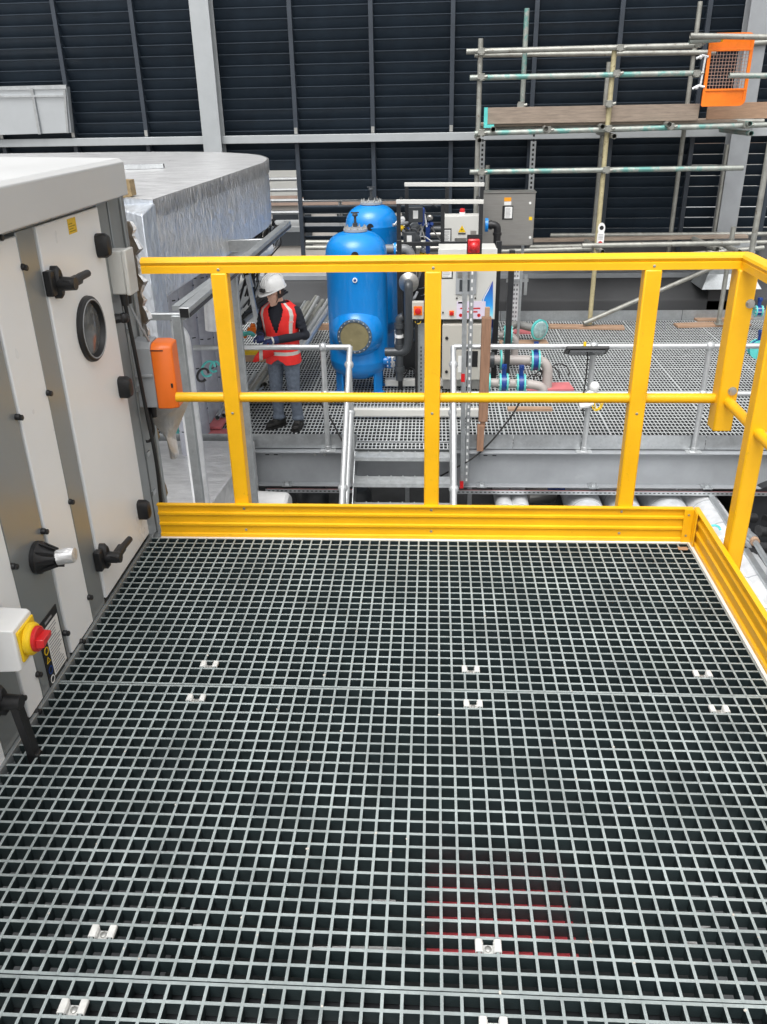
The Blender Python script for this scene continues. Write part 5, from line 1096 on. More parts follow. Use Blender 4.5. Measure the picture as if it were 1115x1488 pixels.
# ================================================================== PIPES BELOW THE DECK AND TO THE RIGHT
def bigpipe(px, pyr, z, r, mt, label, y0, y1, n=28, sl=0):
    p = aZ(px, pyr, z); t = thing('lagged_pipe', label, 'pipe', (p.x, p.y, z), 'lagged pipes below the deck')
    m = MB(); m.tube([(p.x-sl*(p.y-y0), y0, z), (p.x, p.y, z), (p.x+sl*(y1-p.y), y1, z)], r, n); y = y0+.3
    while y < y1:
        x = p.x+sl*(y-p.y); m.tube([(x, y, z), (x, y+.012, z)], r+.003, n, mi=1); y += .55
    m.build('lagging', [mt, M_LGREY], t); return t
bigpipe(729, 716, -2.55, .10, M_SILVER, 'slim white lagged pipe under the deck, left of the close pair', 4.6, 7.5)
bigpipe(752, 716, -2.55, .10, M_SILVER, 'slim white lagged pipe under the deck, right of the close pair', 4.6, 7.5)
bigpipe(841, 718, -2.66, .21, M_LAG, 'fat grey lagged pipe emerging under the deck right of the slim pair', 4.2, 9)
bigpipe(895, 718, -2.66, .19, M_LAG, 'fat grey lagged pipe under the deck behind the third yellow post', 4.0, 9)
bigpipe(953, 718, -2.68, .23, M_LAG, 'largest grey lagged pipe emerging under the deck at right', 3.2, 9)
bigpipe(1012, 725, -2.62, .20, M_SILVER, 'bright silver lagged pipe running forward beside our platform', -3, 9)
bigpipe(1088, 880, -2.6, .155, M_SILVER, 'outer silver lagged pipe running forward at the right edge', -3, 4.6)
p, q = aZ(1022, 706, -2.42), aZ(1115, 850, -2.42); m = MB(); d = (q-p); m.bar(p-d*.3, q+d*1.5, .06, .06); solo(m, 'pipe_support', M_GALV, 'galvanised channel running forward between the silver pipes', 'strut channel')
for i, px in enumerate((1068, 1092)):
    p = aZ(px-20, 735, -2.9); m = MB(); m.tube(bend([(p.x, 8.5, -2.8), (p.x, 5.9+.2*i, -2.8), (p.x, 5.6+.2*i, -3.15)], .3), .12, 18); solo(m, 'grey_drain', M_LAG, 'dull grey drain pipe turning down at the far right, %s one' % ('left', 'right')[i], 'pipe')
bd = thing('black_duct', 'black ribbed flexible duct beyond the right post', 'duct', aZ(1130, 800, -2.8))
p, q = aZ(1075, 770, -2.7), aZ(1140, 790, -2.7)
m = MB(); x_ = p.x+.55; m.lathe([(.5,0),(.52,.1),(.52,1.2)], (x_, p.y+.3, -2.75), (0,1,0), 36); m.build('duct', M_BSTEEL, bd)
for dx, dz, px, py in ((0,0,1083,752),(0,0,1102,772),(0,0,1098,795),(0,0,1080,803),(0,0,1112,757)):
    a = aZ(px, py, -2.45); m = MB(); m.tube([a, a+V((.12,.04,-.03))], .055, 14); m.lathe([(.065,0),(.065,.02)], a, (1,.3,0), 14); m.build('clamp', M_BLACK, bd)
t = thing('valve', 'small brass and steel valve with threaded rod by the right post', 'valve', aZ(1088, 780, -2.35))
a, c, d = aZ(1082, 773, -2.3), aZ(1096, 785, -2.3), aZ(1135, 850, -2.35)
m = MB(); m.tube([a, c], .05, 12); m.lathe([(.06,0),(.06,.03)], a, c-a, 8); m.build('body', M_GALV, t); m = MB(); m.tube([c, c+(d-c)*.05], .045, 12); m.build('nut', M_PLY, t); m = MB(); m.tube([c, d], .028, 10); m.build('rod', M_GALV, t)
for i, (px, py) in enumerate(((1040, 773), (1052, 790))):
    p = aZ(px-3, py, -2.42); m = MB(); m.tube(arc(p, (1,0,.1), (0,.4,.9), .07, .2, 2.8, 8), .012, 6); solo(m, 'tape_strip', (M_TEAL, M_PAPER)[i], '%s tape strip round the silver pipe by the corner' % ('teal', 'white')[i], 'tape')
# dark fittings under the deck
for i, (px, py, lab) in enumerate(((787, 722, 'dark pump motor under the deck edge'), (517, 722, 'dark drum shaped vessel under the deck left of the steps'), (455, 722, 'dark drum shaped vessel under the deck nearest the white drum'))):
    p = aZ(px, py, -2.75); m = MB(); ax = (1,.2,0) if i == 0 else (0,0,1); r_ = .10 if i == 0 else .2
    m.lathe([(r_*.7,0),(r_,.03),(r_,.32),(r_*.8,.38),(r_*.3,.40)], p+V((-.2 if i == 0 else 0, 0, -.25 if i else 0)), ax, 22); solo(m, 'vessel' if i else 'pump_motor', M_PVCD if i else M_INOX, lab, 'vessel' if i else 'motor')
p = aZ(808, 715, -2.6); m = MB(); m.lathe([(.07,0),(.07,.1),(.03,.12),(.03,.2)], p, (0,0,1), 14); m.tube([p+V((-.1,0,.05)), p+V((.1,0,.05))], .04, 12); solo(m, 'valve', M_BLUED, 'blue valve peeping out under the deck edge', 'valve')
for i, px in enumerate((683, 592)):
    p = aY(px, 712, 5.9); m = MB(); m.box((p.x-.025, 5.9, -3.1), (p.x+.025, 5.93, -2.35)); solo(m, 'hanger_strut', M_GALV, 'short strut hanging under the deck %s the steps' % ('right of', 'behind')[i], 'strut')
# ================================================================== SCAFFOLD
def scaf(a, b, mt, lab, r=.038, ends=True):
    t = MB(); t.hollow(a, b, r, .004, 12); o = solo(t, 'scaffold_tube', mt, lab, 'scaffold tube', group='scaffold tubes'); return o
YF, YB = 11.1, 12.35
def clampat(p, lab):
    m = MB(); p = V(p); m.tube([p+V((0,-.035,-.045)), p+V((0,-.035,.045))], .050, 10); m.tube([p+V((-.045,-.0,0)), p+V((.045,-.0,0))], .052, 10); m.tube([p+V((.04,-.09,.0)), p+V((.085,-.09,.012))], .019, 8); m.box((p.x-.06, p.y-.085, p.z-.026), (p.x+.065, p.y-.04, p.z+.026))
    return solo(m, 'scaffold_clamp', M_SCAF, lab, 'clamp', group='scaffold clamps')
xL = aY(697, 120, YF).x
scaf((xL, YF, DZ), (xL, YF, aY(699, 56, YF).z), M_SCAF, 'left front upright scaffold tube rising beside the stainless enclosure')
xM = aY(877, 250, YF).x; zM = aY(901, 66, YF).z
scaf((xM, YF, DZ+.04), (xM, YF, zM), M_SCAFY, 'yellowed upright scaffold tube with the white inspection tag')
xR = 4.35
xr_ = aY(1112, 250, 9.4).x
scaf((xr_, 9.4, DZ), (xr_, 9.4, 3.2), M_SCAF, 'grey upright scaffold tube at the right edge of the picture', .04)
for px, py, px2, py2, lab in ((885, 90, 868, 350, 'grey back upright behind the yellowed one'), (1018, 2, 1010, 150, 'tall back upright just left of the orange gate')):
    a, c = aY(px, py, YB), aY(px2, py2, YB); scaf((a.x, YB, -1.0), (a.x, YB, a.z), M_SCAF, lab)
a = aY(766, 12, 11.3); scaf((a.x, 11.3, aY(757, 180, 11.3).z), (a.x, 11.3, a.z), M_SCAFT, 'slim teal stained upright fixed to the toe board')
x5 = aY(1060, 470, YF).x; a = aY(1046, 467, YF); scaf((a.x, YF+.05, DZ), (a.x, YF+.05, aY(1072, 330, YF).z), M_SCAF, 'upright scaffold tube standing on the right sole boards')
a = aY(1058, 210, YB); scaf((a.x, YB, -.6), (a.x, YB, a.z), M_SCAF, 'thin back upright beside the right grey column')
a = aY(709, 240, YB); scaf((a.x, YB, -.3), (a.x, YB, a.z), M_SCAF, 'short upright tube showing above the stainless enclosure')
# horizontal ledgers and guard rails
def led(x0, y0, x1, y1, Y, mt, lab): return scaf(aY(x0, y0, Y), aY(x1, y1, Y), mt, lab)
led(678, 75, 1015, 66, YF-.05, M_SCAF, 'upper front guard tube of the scaffold')
led(690, 80, 1040, 76, YB-.05, M_SCAF, 'upper back guard tube of the scaffold')
led(683, 113, 1018, 106, YF-.05, M_SCAFT, 'middle guard tube of the scaffold with teal ends')
led(1003, 52, 1122, 54, YF-.25, M_SCAF, 'top tube crossing in front of the orange gate')
led(1002, 60, 1047, 57, YF-.2, M_SCAFT, 'short tube with teal sleeve and yellow cap at the gate')
p = aY(1045, 57.5, YF-.2); m = MB(); m.lathe([(.029,0),(.029,.05),(.02,.055)], p, (1,0,0), 12); solo(m, 'end_cap', M_YPL, 'yellow plastic cap on the short tube at the gate', 'cap')
led(1085, 64, 1125, 60, YB-.1, M_SCAF, 'short tube right of the gate top'); led(1060, 110, 1115, 110, YF-.3, M_SCAFT, 'short tube poking out right of the gate middle')
led(690, 194, 1130, 181, YF-.05, M_SCAFT, 'long ledger tube carrying the scaffold boards')
led(692, 187, 1110, 176, YB-.1, M_SCAF, 'rear ledger tube under the scaffold boards')
led(683, 250, 1080, 244, YF-.05, M_SCAFT, 'lower teal and white ledger crossing below the platform')
led(846, 357, 1075, 353, YF-.4, M_SCAF, 'polished tube lying across behind the yellow rail')
led(770, 359, 1120, 352, YB-.6, M_SCAF, 'long low tube along the wall foot'); led(710, 366, 870, 361, YF+.2, M_SCAF, 'low tube running right from the enclosure')
led(445, 352, 700, 352, 11.7, M_SCAF, 'long pale tube behind the blue tanks, upper of two'); led(445, 360, 700, 360, 11.6, M_SCAF, 'long pale tube behind the blue tanks, lower of two')
led(800, 342, 1120, 340, YB-.2, M_SCAF, 'back tube along the louvre foot at right')
led(1000, 370, 1110, 360, 11.2, M_SCAF, 'low tube behind the right corner of the yellow rail')
a, c = aY(848, 470, YF-.15), aY(1022, 395, YF+.4); scaf(a, c+ (c-a)*.15, M_SCAF, 'diagonal brace tube rising right behind the third yellow post')
# transoms (ends toward us)
for i, (px, py) in enumerate(((697, 204), (717, 188), (794, 187), (876, 184), (893, 198), (973, 181), (1090, 180), (1092, 194))):
    p = aY(px, py, YF-.22); scaf(p, p+V((.02, 1.55, .0)), M_SCAF if i < 6 else M_SCAFT, 'transom tube end under the scaffold boards, %s from the left' % ordinal(i+1))
for i, (px, py) in enumerate(((876, 366), (1042, 362), (1075, 366))):
    p = aY(px, py, YF-.3); scaf(p, p+V((-.12, .9, .03)), M_SCAF, 'low transom tube end behind the yellow rail, %s from the left' % ordinal(i+1))
for i, (px, py, Y) in enumerate(((700, 75, YF), (700, 112, YF), (700, 193, YF), (901, 70, YF), (896, 107, YF), (884, 187, YF), (757, 153, 11.25), (885, 151, YF), (1014, 64, YF), (1012, 107, YF), (700, 250, YF), (881, 247, YF), (796, 189, YF), (974, 184, YF), (1084, 182, YF), (1040, 360, YF-.1))):
    clampat(aY(px, py, Y-.04), 'rusty scaffold clamp, %s' % ('at the top of the left upright','at the middle guard tube on the left upright','at the board level of the left upright','at the top of the yellowed upright','at the middle of the yellowed upright','below the boards on the yellowed upright','on the teal stained slim upright','on the toe board by the yellowed upright','at the top tube left of the gate','at the middle tube left of the gate','on the left upright above the enclosure','on the yellowed upright at the lower ledger','under the boards near the left end','under the boards near the gate','under the boards right of the gate','on the low tubes behind the yellow rail')[i])
# boards
zb = aY(800, 183, YF).z
for i in range(5):
    y = YF + .06 + i*.235; a = aY(704, 184, YF).x; m = MB(); m.box((a-.02, y, zb), (4.55+.03*(i % 2), y+.225, zb+.038)); solo(m, 'scaffold_board', M_PLANK, 'weathered scaffold board of the walkway, %s from the front' % ordinal(i+1), 'scaffold board', group='scaffold walkway boards', bev=.004)
a, c = aY(705, 168, YF-.0), aY(1016, 163, YF-.0)
t = thing('toe_board', 'weathered timber toe board along the front of the scaffold walkway', 'toe board', (a.x, YF, zb))
m = MB(); m.box((a.x, YF+.0, zb+.04), (c.x, YF+.038, zb+.268)); m.build('plank', M_PLANK, t, bev=.004)
m = MB(); m.box((a.x-.015, YF-.004, zb+.035), (a.x+.04, YF+.042, zb+.272)); m.box((a.x-.015, YF-.05, zb-.01), (a.x+.14, YF+.042, zb+.034)); m.build('end_band', M_TEAL, t)
a, c = aY(1028, 163, YF+.4), aY(1112, 165, YF+.4)
m = MB(); m.box((a.x, YF+.4, zb+.04), (c.x+.1, YF+.438, zb+.27)); solo(m, 'toe_board', M_PLY, 'lighter timber toe board below the orange gate', 'toe board', bev=.004)
m = MB(); a, c = aY(775, 349, 11.9), aY(1085, 343, 11.9); m.bar(a, c, .2, .045); solo(m, 'scaffold_board', M_PLANK, 'weathered board lying along the foot of the louvre wall', 'scaffold board', bev=.004)
for i, (x0, y0, x1, y1) in enumerate(((798, 474, 907, 476), (982, 473, 1088, 470), (1010, 464, 1090, 461))):
    a, c = aZ(x0, y0, DZ+.02), aZ(x1, y1, DZ+.02); m = MB(); m.bar(a, c, .22, .038); solo(m, 'sole_board', M_PLY, ('timber sole board under the yellowed upright', 'front timber sole board under the right upright', 'rear timber sole board behind the right upright')[i], 'sole board', bev=.004)
# base plates
for x, lab in ((xM, 'steel base plate under the yellowed scaffold upright'), (aY(1046, 467, YF).x, 'steel base plate under the right scaffold upright')):
    m = MB(); m.box((x-.075, YF-.075, DZ+.042), (x+.075, YF+.075, DZ+.05)); m.tube([(x, YF, DZ+.05), (x, YF, DZ+.12)], .033, 12); solo(m, 'base_plate', M_SCAF, lab, 'base plate')
# inspection tag
tg = thing('inspection_tag', 'white scaffold tag holder with red prohibition circle on the yellowed upright', 'tag', aY(873, 355, YF-.04))
a = aY(873.5, 342, YF-.06); m = MB(); hw, hh = .055, .19
oc = [(-hw, -hh), (hw, -hh), (hw, .02), (hw*.8, .05), (hw, .09)] + [(hw*1.02*math.cos(k*math.pi/8), .11+hw*1.5*math.sin(k*math.pi/8)) for k in range(9)] + [(-hw, .09), (-hw*.8, .05), (-hw, .02)]
m.prism([(a.x+x, a.y, a.z+z) for x, z in oc], (0,.02,0)); m.build('holder', M_WPL, tg)
m = MB(); m.lathe([(.033,0),(.033,.002)], (a.x, a.y-.0005, a.z+.115), (0,-1,0), 18); m.build('hole', M_BLACK, tg)
m = MB(); cc = V((a.x, a.y-.0005, a.z-.125)); m.lathe([(.036,0),(.036,.002)], cc, (0,-1,0), 18); rd = m.build('red_circle', M_RED, tg)
m = MB(); m.box((a.x-.022, a.y-.003, a.z-.13), (a.x+.022, a.y-.0026, a.z-.122)); m.build('hand_mark', M_WPL, rd)
m = MB(); [m.box((a.x-.04, a.y-.0015, a.z-.06+i*.022), (a.x+.035, a.y-.0003, a.z-.052+i*.022)) for i in range(4)]; m.build('print', M_LINES, tg)
# ------------------------------------------------------------------ orange ladder access gate
gt = thing('ladder_gate', 'orange steel ladder gate with wire mesh hung on the scaffold', 'gate', aY(1055, 157, YF-.1))
Yg = YF-.12
tl, trr, br, bl = aY(1034, 48, Yg), aY(1094, 50, Yg), aY(1086, 156, Yg), aY(1018, 155, Yg)
x0, x1 = (tl.x+bl.x)/2-.0, (trr.x+br.x)/2; z1, z0 = tl.z, bl.z
r_ = .09
def rr(x0, x1, z0, z1, r, y): 
    pts = []
    for cx, cz, a0 in ((x1-r, z1-r, 0), (x0+r, z1-r, 90), (x0+r*.3, z0+r*.3, 180), (x1-r, z0+r, 270)):
        q = r if a0 != 180 else r*.3
        for k in range(6): a = R(a0+90*k/5); pts.append(V((cx+q*math.cos(a), y, cz+q*math.sin(a))))
    return pts
fw = .045
m = MB(); m.loft([rr(x0, x1, z0, z1, r_, Yg), rr(x0, x1, z0, z1, r_, Yg+.03), rr(x0+fw, x1-fw, z0+fw, z1-fw, r_*.6, Yg+.03), rr(x0+fw, x1-fw, z0+fw, z1-fw, r_*.6, Yg), rr(x0, x1, z0, z1, r_, Yg)], caps=False); m.build('frame', M_ORPAINT, gt)
m = MB(); m.box((x0+.03, Yg+.012, z0+.03), (x1-.03, Yg+.018, z0+.21)); m.build('lower_panel', M_ORPAINT, gt)
m = MB(); m.box((x0+.03, Yg+.012, z1-.21), (x1-.03, Yg+.018, z1-.03)); m.build('upper_panel', M_ORPAINT, gt)
for zz in (z0+.205, z1-.235):
    m = MB(); m.box((x0+.02, Yg-.004, zz), (x1-.02, Yg+.026, zz+.03)); m.build('cross_bar', M_ORPAINT, gt, bev=.004)
m = MB(); nx = 12
for i in range(1, nx): x = x0+fw+(x1-x0-2*fw)*i/nx; m.tube([(x, Yg+.012, z0+.235), (x, Yg+.012, z1-.235)], .0045, 6)
for i in range(1, 11): z = z0+.235+(z1-z0-.47)*i/11; m.tube([(x0+fw, Yg+.016, z), (x1-fw, Yg+.016, z)], .0045, 6)
m.build('wire_mesh', mat('rust_tinted_wire', (.38,.24,.19), .6, .2), gt)
m = MB(); m.tube([(x0-.05, Yg, z0+.27), (x0-.03, Yg, z1-.3)], .016, 8); hg = m.build('hinge_rod', M_SILVER, gt)
for z in (z0+.26, z1-.3):
    m = MB(); m.tube([(x0-.16, Yg, z-.02), (x0-.08, Yg, z+.02), (x0+.01, Yg, z)], .018, 8); m.ball((x0-.1, Yg, z), .032, 8); m.build('hinge_clamp', M_SILVER, gt)
# ================================================================== THE MAN
PY = 6.28
foot = aZ(418, 622, DZ); PY = foot.y + .05
px_ = aY(418, 600, PY).x; H = 1.0
g = V((px_, PY, DZ))
def ring(c, rx, ry, n=20, tilt=0.0, yaw=0.0, p=2.3):
    out = []
    for i in range(n):
        a = 2*math.pi*i/n; ca, sa = math.cos(a), math.sin(a)
        x = rx*math.copysign(abs(ca)**(2/p), ca); y = ry*math.copysign(abs(sa)**(2/p), sa)
        v = V((x, y, 0)); v = Matrix.Rotation(yaw, 3, 'Z') @ Matrix.Rotation(tilt, 3, 'X') @ v; out.append(V(c)+v)
    return out
def remesh(o, vox, sm=6, f=.6):
    r_ = o.modifiers.new('remesh', 'REMESH'); r_.mode = 'VOXEL'; r_.voxel_size = vox; r_.use_smooth_shade = True
    s_ = o.modifiers.new('smooth', 'SMOOTH'); s_.factor = f; s_.iterations = sm
def limb(m, pts, rs, n=14): m.tube(bend(pts, .05, 4) if False else pts, rs, n); [m.ball(p, r*.98, 12) for p, r in zip(pts, rs)]
M_SKIN = mat('skin', (.66,.40,.30), .5, 0, .1, 30, spec=.4)
M_JEAN = mat('blue_grey_denim', (.115,.14,.18), .85, 0, .3, 26, .25, 120, spots=((.17,.20,.25), 7, .58, .6))
M_JACK = mat('dark_navy_fleece', (.010,.012,.020), .85, 0, .3, 30, .2, 90)
M_VEST = mat('fluorescent_red_vest', (.80,.022,.018), .6, 0, .08, 14, .25, 28)
M_REFL = mat('silver_reflective_tape', (.56,.54,.50), .4, .1, .1, 40)
M_GLOVE = mat('blue_work_glove', (.012,.022,.085), .75, 0, .35, 40)
M_BOOT = mat('black_work_boot', (.012,.011,.010), .6, 0, .3, 20)
M_HELM = mat('white_helmet', (.78,.78,.77), .28, 0, .02, 5, coat=.3)
man = thing('person', 'man in white helmet, red hi-vis vest and jeans standing on the deck, looking down', 'person', g)
FY = R(-14)                                    # body turned toward the picture's left
RZm = Matrix.Rotation(FY, 3, 'Z')
def B(x, y, z): return g + RZm @ V((x, y, 0)) + V((0,0,z))     # x: his left (picture right), y: away from us
hipL, hipR = B(.095, .0, .90), B(-.095, .0, .90)
kneeL, kneeR = B(.115, -.03, .50), B(-.105, -.035, .50)
ankL, ankR = B(.125, .02, .09), B(-.115, .0, .09)
shL, shR = B(.190, -.0, 1.395), B(-.190, -.0, 1.395)
elL, elR = B(.27, .03, 1.12), B(-.25, -.02, 1.13)
wrL, wrR = B(.00, -.26, 1.11), B(-.155, -.24, 1.14)
neck0, neck1 = B(0, .0, 1.44), B(-.01, -.03, 1.53)
hd = B(-.03, -.075, 1.615)
HYAW = R(-40)                                  # head turned further left, looking down
HR = Matrix.Rotation(HYAW, 3, 'Z') @ Matrix.Rotation(R(13), 3, 'X')
def Hd(x, y, z): return hd + HR @ V((x*1.1, y*1.1, z*1.1 if z > 0 else z*1.35))
# body: one continuous remeshed surface
m = MB()
m.loft([ring(B(0,0,.84), .13, .09), ring(B(0,0,.95), .155, .105), ring(B(0,0,1.08), .14, .095), ring(B(0,-.01,1.25), .165, .11), ring(B(0,0,1.38), .17, .095), ring(B(0,0,1.46), .09, .07)])
for a, b_, c in ((hipL, kneeL, ankL), (hipR, kneeR, ankR)): limb(m, [a, b_, c], [.082, .056, .040])
for a, b_, c in ((shL, elL, wrL), (shR, elR, wrR)): limb(m, [a, b_, c], [.055, .043, .030])
for a in (ankL, ankR): m.ball(a+V((0,-.01,-.03)), .04, 12, (.9,1.2,.9))
limb(m, [neck0, neck1, Hd(0,.02,-.06)], [.062, .056, .058])
# head: skull, jaw, brow, nose, lips, ears (faces -y in head space)
m.ball(Hd(0,.015,.03), .098, 18, (.80,1.0,1.08)); 
m.loft([[Hd(x*q, y0+y*q, z) for x, y in ((-.062,.04),(-.058,-.02),(-.03,-.062),(0,-.07),(.03,-.062),(.058,-.02),(.062,.04),(0,.06))] for z, q, y0 in ((.03,1.0,-.01),(-.03,.95,-.012),(-.075,.78,-.022),(-.108,.5,-.034))])
m.loft([[Hd(x*q, -.07-y*q, z) for x, y in ((-.014,0),(-.007,.02),(.007,.02),(.014,0),(0,-.02))] for z, q in ((.03,.5),(.0,.85),(-.022,1.25),(-.034,.9))])
m.loft([[Hd(x, -.068+y, z) for x, y in ((-.045,.012),(-.02,-.012),(.02,-.012),(.045,.012),(0,.03))] for z in (.035,.048)])
m.ball(Hd(0,-.076,-.052), .018, 10, (1.5,.7,.35)); m.ball(Hd(0,-.073,-.066), .018, 10, (1.3,.7,.4)); m.ball(Hd(0,-.065,-.098), .022, 10, (1.1,.8,.8))
for s_ in (-1, 1): m.ball(Hd(s_*.082,.02,-.0), .026, 10, (.35,.8,1.25)); m.ball(Hd(s_*.034,-.058,.012), .016, 10, (1.2,.7,.8))
for w_, e_ in ((wrL, elL), (wrR, elR)):
    d = (w_-e_).normalized(); m.ball(w_+d*.03, .022, 10)
bo = m.build('body', M_SKIN, man); remesh(bo, .008, 4)
# eyes and glasses
for s_ in (-1, 1):
    m = MB(); m.ball(Hd(s_*.034,-.068,.012), .011, 10); m.build('eye', M_WPL, man); m = MB(); m.ball(Hd(s_*.034,-.0765,.011), .005, 8); m.build('pupil', M_BLACK, man)
m = MB()
for s_ in (-1, 1):
    m.tube([Hd(s_*.012,-.092,.024), Hd(s_*.055,-.082,.026), Hd(s_*.062,-.072,.012), Hd(s_*.05,-.085,-.004), Hd(s_*.016,-.092,-.002), Hd(s_*.012,-.092,.024)], .0025, 6); m.tube([Hd(s_*.06,-.075,.022), Hd(s_*.085,.02,.018)], .0028, 6)
m.tube([Hd(-.012,-.092,.015), Hd(.012,-.092,.015)], .0025, 6); m.build('glasses', M_BLACK, man)
m = MB(); m.loft([[Hd(x*q, .03+y*q, z) for x, y in ((-.08,-.05),(-.083,.0),(-.06,.06),(0,.085),(.06,.06),(.083,0),(.08,-.05),(.06,-.02),(-.06,-.02))] for z, q in ((.06,1.0),(.01,1.03),(-.03,.96),(-.055,.8))]); h_ = m.build('hair', mat('short_dark_hair', (.035,.025,.02), .8, 0, .4, 60), man); remesh(h_, .006, 3)
# helmet with brim and ridge
m = MB(); rr_ = []
for i in range(9):
    a = math.pi/2*i/8; rr_.append([Hd(.108*math.cos(a)*math.cos(t)*1.02, .012+.134*math.cos(a)**.9*math.sin(t), .052+.122*math.sin(a)) for t in [2*math.pi*k/36 for k in range(36)]])
m.loft([[p+HR@V((0,0,-.012)) for p in rr_[0]]]+rr_); he = m.build('helmet', M_HELM, man, ang=60)
m = MB(); out = []
for q, dz in ((1.0,.0),(1.0,-.010)):
    out.append([Hd(.112*math.cos(t)*1.03*(1.03), .012+(.142+(.052 if math.sin(t) < 0 else .0)*abs(math.sin(t))**2.2)*math.sin(t), .044+dz-(.022*abs(math.sin(t))**2 if math.sin(t) < 0 else .012*abs(math.sin(t)))) for t in [2*math.pi*k/40 for k in range(40)]])
m.loft(out); br = m.build('brim', M_HELM, he, ang=60)
m = MB()
for x in (-.03, 0, .03): m.tube([Hd(x*1.0, .012+.138*math.cos(a)*.99, .053+.124*math.sin(a)) for a in [math.pi*(.12+.76*k/12) for k in range(13)]], .007, 8)
m.build('ridge', M_HELM, he)
m = MB(); m.box((-.03,-.02,-.015), (.03,.02,.015)); m.v = [tuple(Hd(x, -.125+y, .062+z)) for x, y, z in m.v]; m.build('lamp_clip', M_BLACK, he)
m = MB(); m.tube(bend([Hd(-.085,.0,.04), Hd(-.075,-.02,-.05), Hd(0,-.045,-.115), Hd(.075,-.02,-.05), Hd(.085,.0,.04)], .05), .004, 6); m.build('chin_strap', M_BLACK, he)
# trousers
m = MB(); m.loft([ring(B(0,.0,.80), .165, .115), ring(B(0,0,.90), .172, .118), ring(B(0,0,1.0), .160, .112)])
for a, b_, c in ((hipL, kneeL, ankL), (hipR, kneeR, ankR)):
    limb(m, [a+V((0,0,-.02)), a*.5+b_*.5, b_, b_*.5+c*.5+V((0,.015,0)), c+V((0,.0,.03))], [.102, .092, .075, .068, .064])
    m.tube([c+V((0,0,.055)), c+V((0,-.005,.03)), c+V((0,-.01,.005))], [.066,.076,.072], 14)
    for k in range(3): m.tube([b_+V((-.07,-.02,.05-.05*k)), b_+V((0,-.082,.03-.05*k)), b_+V((.07,-.02,.055-.05*k))], .012, 6)
tr_ = m.build('jeans', M_JEAN, man); remesh(tr_, .009, 5)
# boots
for a, yw in ((ankL, -.10), (ankR, -.75)):
    RM = Matrix.Rotation(yw, 3, 'Z'); q = V((a.x, a.y, DZ))
    def F(x, y, z): return q + RM @ V((x, y, 0)) + V((0,0,z))
    m = MB(); m.loft([[F(x, y, z) for x, y in ((-.045*s_,.075),(.045*s_,.075),(.052*s_,.0),(.056*s_,-.09),(.044*s_,-.165),(0,-.195*(.9 if z > .05 else 1)),(-.044*s_,-.165),(-.056*s_,-.09),(-.052*s_,.0))] for z, s_ in ((.022,1.0),(.05,1.0),(.075,.85))])
    m.loft([[F(x, y, z) for x, y in ((-.045,.07),(.045,.07),(.05,.0),(.035,-.05-k),(-.035,-.05-k),(-.05,.0))] for z, k in ((.06,.06),(.10,.02),(.15,.0))]); bt = m.build('boot', M_BOOT, man); remesh(bt, .007, 4)
    m = MB(); m.prism([F(x, y, 0.001) for x, y in ((-.048,.085),(.048,.085),(.055,.0),(.061,-.09),(.048,-.17),(0,-.20),(-.048,-.17),(-.061,-.09),(-.055,.0))], (0,0,.024)); m.build('sole', M_RUBBER, bt)
# jacket
m = MB(); m.loft([ring(B(0,0,.86), .168, .118), ring(B(0,0,.98), .168, .118), ring(B(0,-.005,1.10), .165, .115), ring(B(0,-.01,1.26), .178, .122), ring(B(0,0,1.37), .175, .105), ring(B(0,0,1.445), .12, .085), ring(B(0,-.01,1.50), .072, .072)])
m.loft([ring(B(0,-.005,1.46), .085, .08), ring(B(-.005,-.012,1.50), .076, .076), ring(B(-.007,-.016,1.505), .072, .072)])
for a, b_, c in ((shL, elL, wrL), (shR, elR, wrR)):
    limb(m, [a+V((0,0,-.01)), a*.5+b_*.5, b_, b_*.45+c*.55, c], [.068, .063, .056, .050, .042])
    m.ball(b_, .062, 12)
    for k in range(3): p = a*(.35+.2*k)+b_*(.65-.2*k); m.tube([p+V((-.06,-.02,.02)), p+V((0,-.06,-.01)), p+V((.06,-.02,.015))], .016, 6)
jk = m.build('jacket', M_JACK, man); remesh(jk, .009, 4)
# watch / cuff
d = (wrL-elL).normalized(); m = MB(); m.tube([wrL+d*.0, wrL+d*.02], .046, 14); m.build('cuff', M_REFL, man)
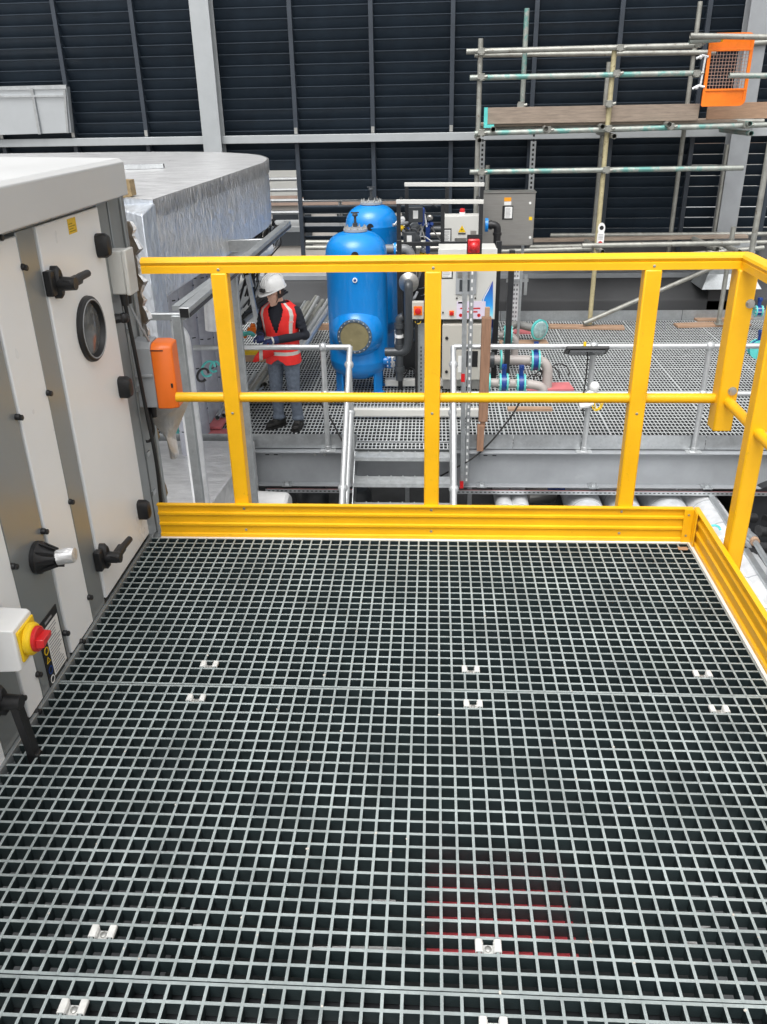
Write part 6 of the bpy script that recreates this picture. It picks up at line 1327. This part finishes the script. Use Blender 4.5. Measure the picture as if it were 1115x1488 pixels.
# gloves: palm, four unequal bent fingers, thumb on the side; hands held together in front
def hand(wr, el, side, fold):
    d = (wr-el).normalized(); up = V((0,0,1)); s_ = d.cross(up).normalized()*side; n_ = s_.cross(d).normalized()
    if n_.z > 0: n_ = -n_                       # n_: palm direction (down)
    m = MB(); m.tube([wr-d*.06, wr-d*.01, wr+d*.012], [.046,.043,.036], 14)
    m.loft([[wr+d*L+s_*(x*w_)+n_*(y*h) for x, y in ((-1,-.5),(-.6,-1),(.6,-1),(1,-.5),(1,.5),(.6,1),(-.6,1),(-1,.5))] for L, w_, h in ((.0,.032,.022),(.04,.044,.022),(.085,.045,.018))])
    for k, (off, ln, r_) in enumerate(((-.034,.070,.0105),(-.012,.080,.011),(.011,.075,.0108),(.033,.060,.0095))):
        b0 = wr+d*.082+s_*off; c1 = fold+.12*k
        p = [b0-d*.02, b0]; ang = 0
        for seg, t_ in ((.45, .55*c1), (.32, .9*c1), (.23, .6*c1)):
            ang += t_; p.append(p[-1] + (d*math.cos(ang)+n_*math.sin(ang))*ln*seg)
        m.tube(p, [r_*1.15, r_*1.1, r_, r_*.95, r_*.8], 10); m.ball(p[-1], r_*.8, 8)
    b0 = wr+d*.025-s_*.036; p = [b0, b0+d*.025-s_*.028+n_*.012, b0+d*.055-s_*.036+n_*.026, b0+d*.078-s_*.030+n_*.036]
    m.tube(p, [.015,.014,.0125,.010], 10); m.ball(p[-1], .010, 8)
    o = m.build('glove', M_GLOVE, man); remesh(o, .0045, 2, .5); return o
hand(wrL, elL, 1, 1.15); hand(wrR, elR, -1, 1.35)
# hi-vis vest: open shell over the jacket
NR = 120; zs = [.80 + .01*i for i in range(70)]
def vr(z):
    t = [(.78,.205,.155),(.9,.196,.147),(1.0,.192,.140),(1.10,.190,.136),(1.26,.208,.150),(1.36,.228,.140),(1.42,.208,.128),(1.46,.150,.112),(1.49,.11,.10)]
    for (z0, a0, b0), (z1, a1, b1) in zip(t, t[1:]):
        if z <= z1: f = max(0, (z-z0)/(z1-z0)); return a0+(a1-a0)*f, b0+(b1-b0)*f
    return t[-1][1:]
m = MB(); idx = {}
def vp(i, z):
    a = 2*math.pi*i/NR - math.pi/2; rx, ry = vr(z); ca, sa = math.cos(a), math.sin(a)
    rip = 1+.012*math.sin(i*.68+z*9)*(1 if z < 1.2 else .4)
    return B(rx*rip*math.copysign(abs(ca)**.87, ca), ry*rip*math.copysign(abs(sa)**.87, sa)-.005, z)
fs = []; mi = []; vs_ = []
for j, z in enumerate(zs):
    for i in range(NR): vs_.append(vp(i, z))
for j in range(len(zs)-1):
    z = (zs[j]+zs[j+1])/2
    for i in range(NR):
        k = i if i <= NR/2 else i-NR; f = k/NR                     # f = 0 front centre, +-.5 back
        fa = abs(f+.5/NR)
        if z > 1.15 and fa < (z-1.15)/.34*.078: continue             # V neck
        if 1.20 < z < 1.40 and .20 < fa < .30: continue             # arm holes
        if z < .865 and fa < .06*(.865-z)/.06: continue              # front hem opens
        r_ = 0
        if 1.20 > z and .905 < z < .955 or 1.075 < z < 1.125: r_ = 1
        if z > 1.11 and .118 < fa < .160: r_ = 1
        fs.append((j*NR+i, j*NR+(i+1) % NR, (j+1)*NR+(i+1) % NR, (j+1)*NR+i)); mi.append(r_)
m._add(vs_, fs); m.m = mi
ve = m.build('vest', [M_VEST, M_REFL], man, ang=80)
so_ = ve.modifiers.new('thick', 'SOLIDIFY'); so_.thickness = .006; so_.offset = 1
ss = ve.modifiers.new('smooth', 'SUBSURF'); ss.levels = ss.render_levels = 1
# vest flap swinging forward below the hands
fp = [[B(-.05,-.165,1.03), B(-.04,-.165,.92)], [B(-.12,-.185,1.02), B(-.12,-.19,.885)], [B(-.16,-.20,1.0), B(-.165,-.205,.865)], [B(-.20,-.215,.97), B(-.20,-.225,.855)], [B(-.235,-.225,.93), B(-.25,-.24,.84)], [B(-.255,-.235,.90), B(-.275,-.25,.845)]]
m = MB(); vs_ = [q for pr_ in fp for q in pr_]; m._add(vs_, [(2*k, 2*k+1, 2*k+3, 2*k+2) for k in range(5)]); m.m = [0, 0, 1, 0, 0]
fl_ = m.build('vest_flap', [M_VEST, M_REFL], man, ang=80); so_ = fl_.modifiers.new('thick', 'SOLIDIFY'); so_.thickness = .006
m = MB(); p = vp(14, 1.285); q = vp(21, 1.285); m.prism([p+V((0,-.012,0)), q+V((0,-.012,0)), q+V((0,-.012,.018)), p+V((0,-.012,.018))], (0,.003,0)); m.build('chest_print', mat('faded_pink_print', (.75,.35,.33), .7), man)
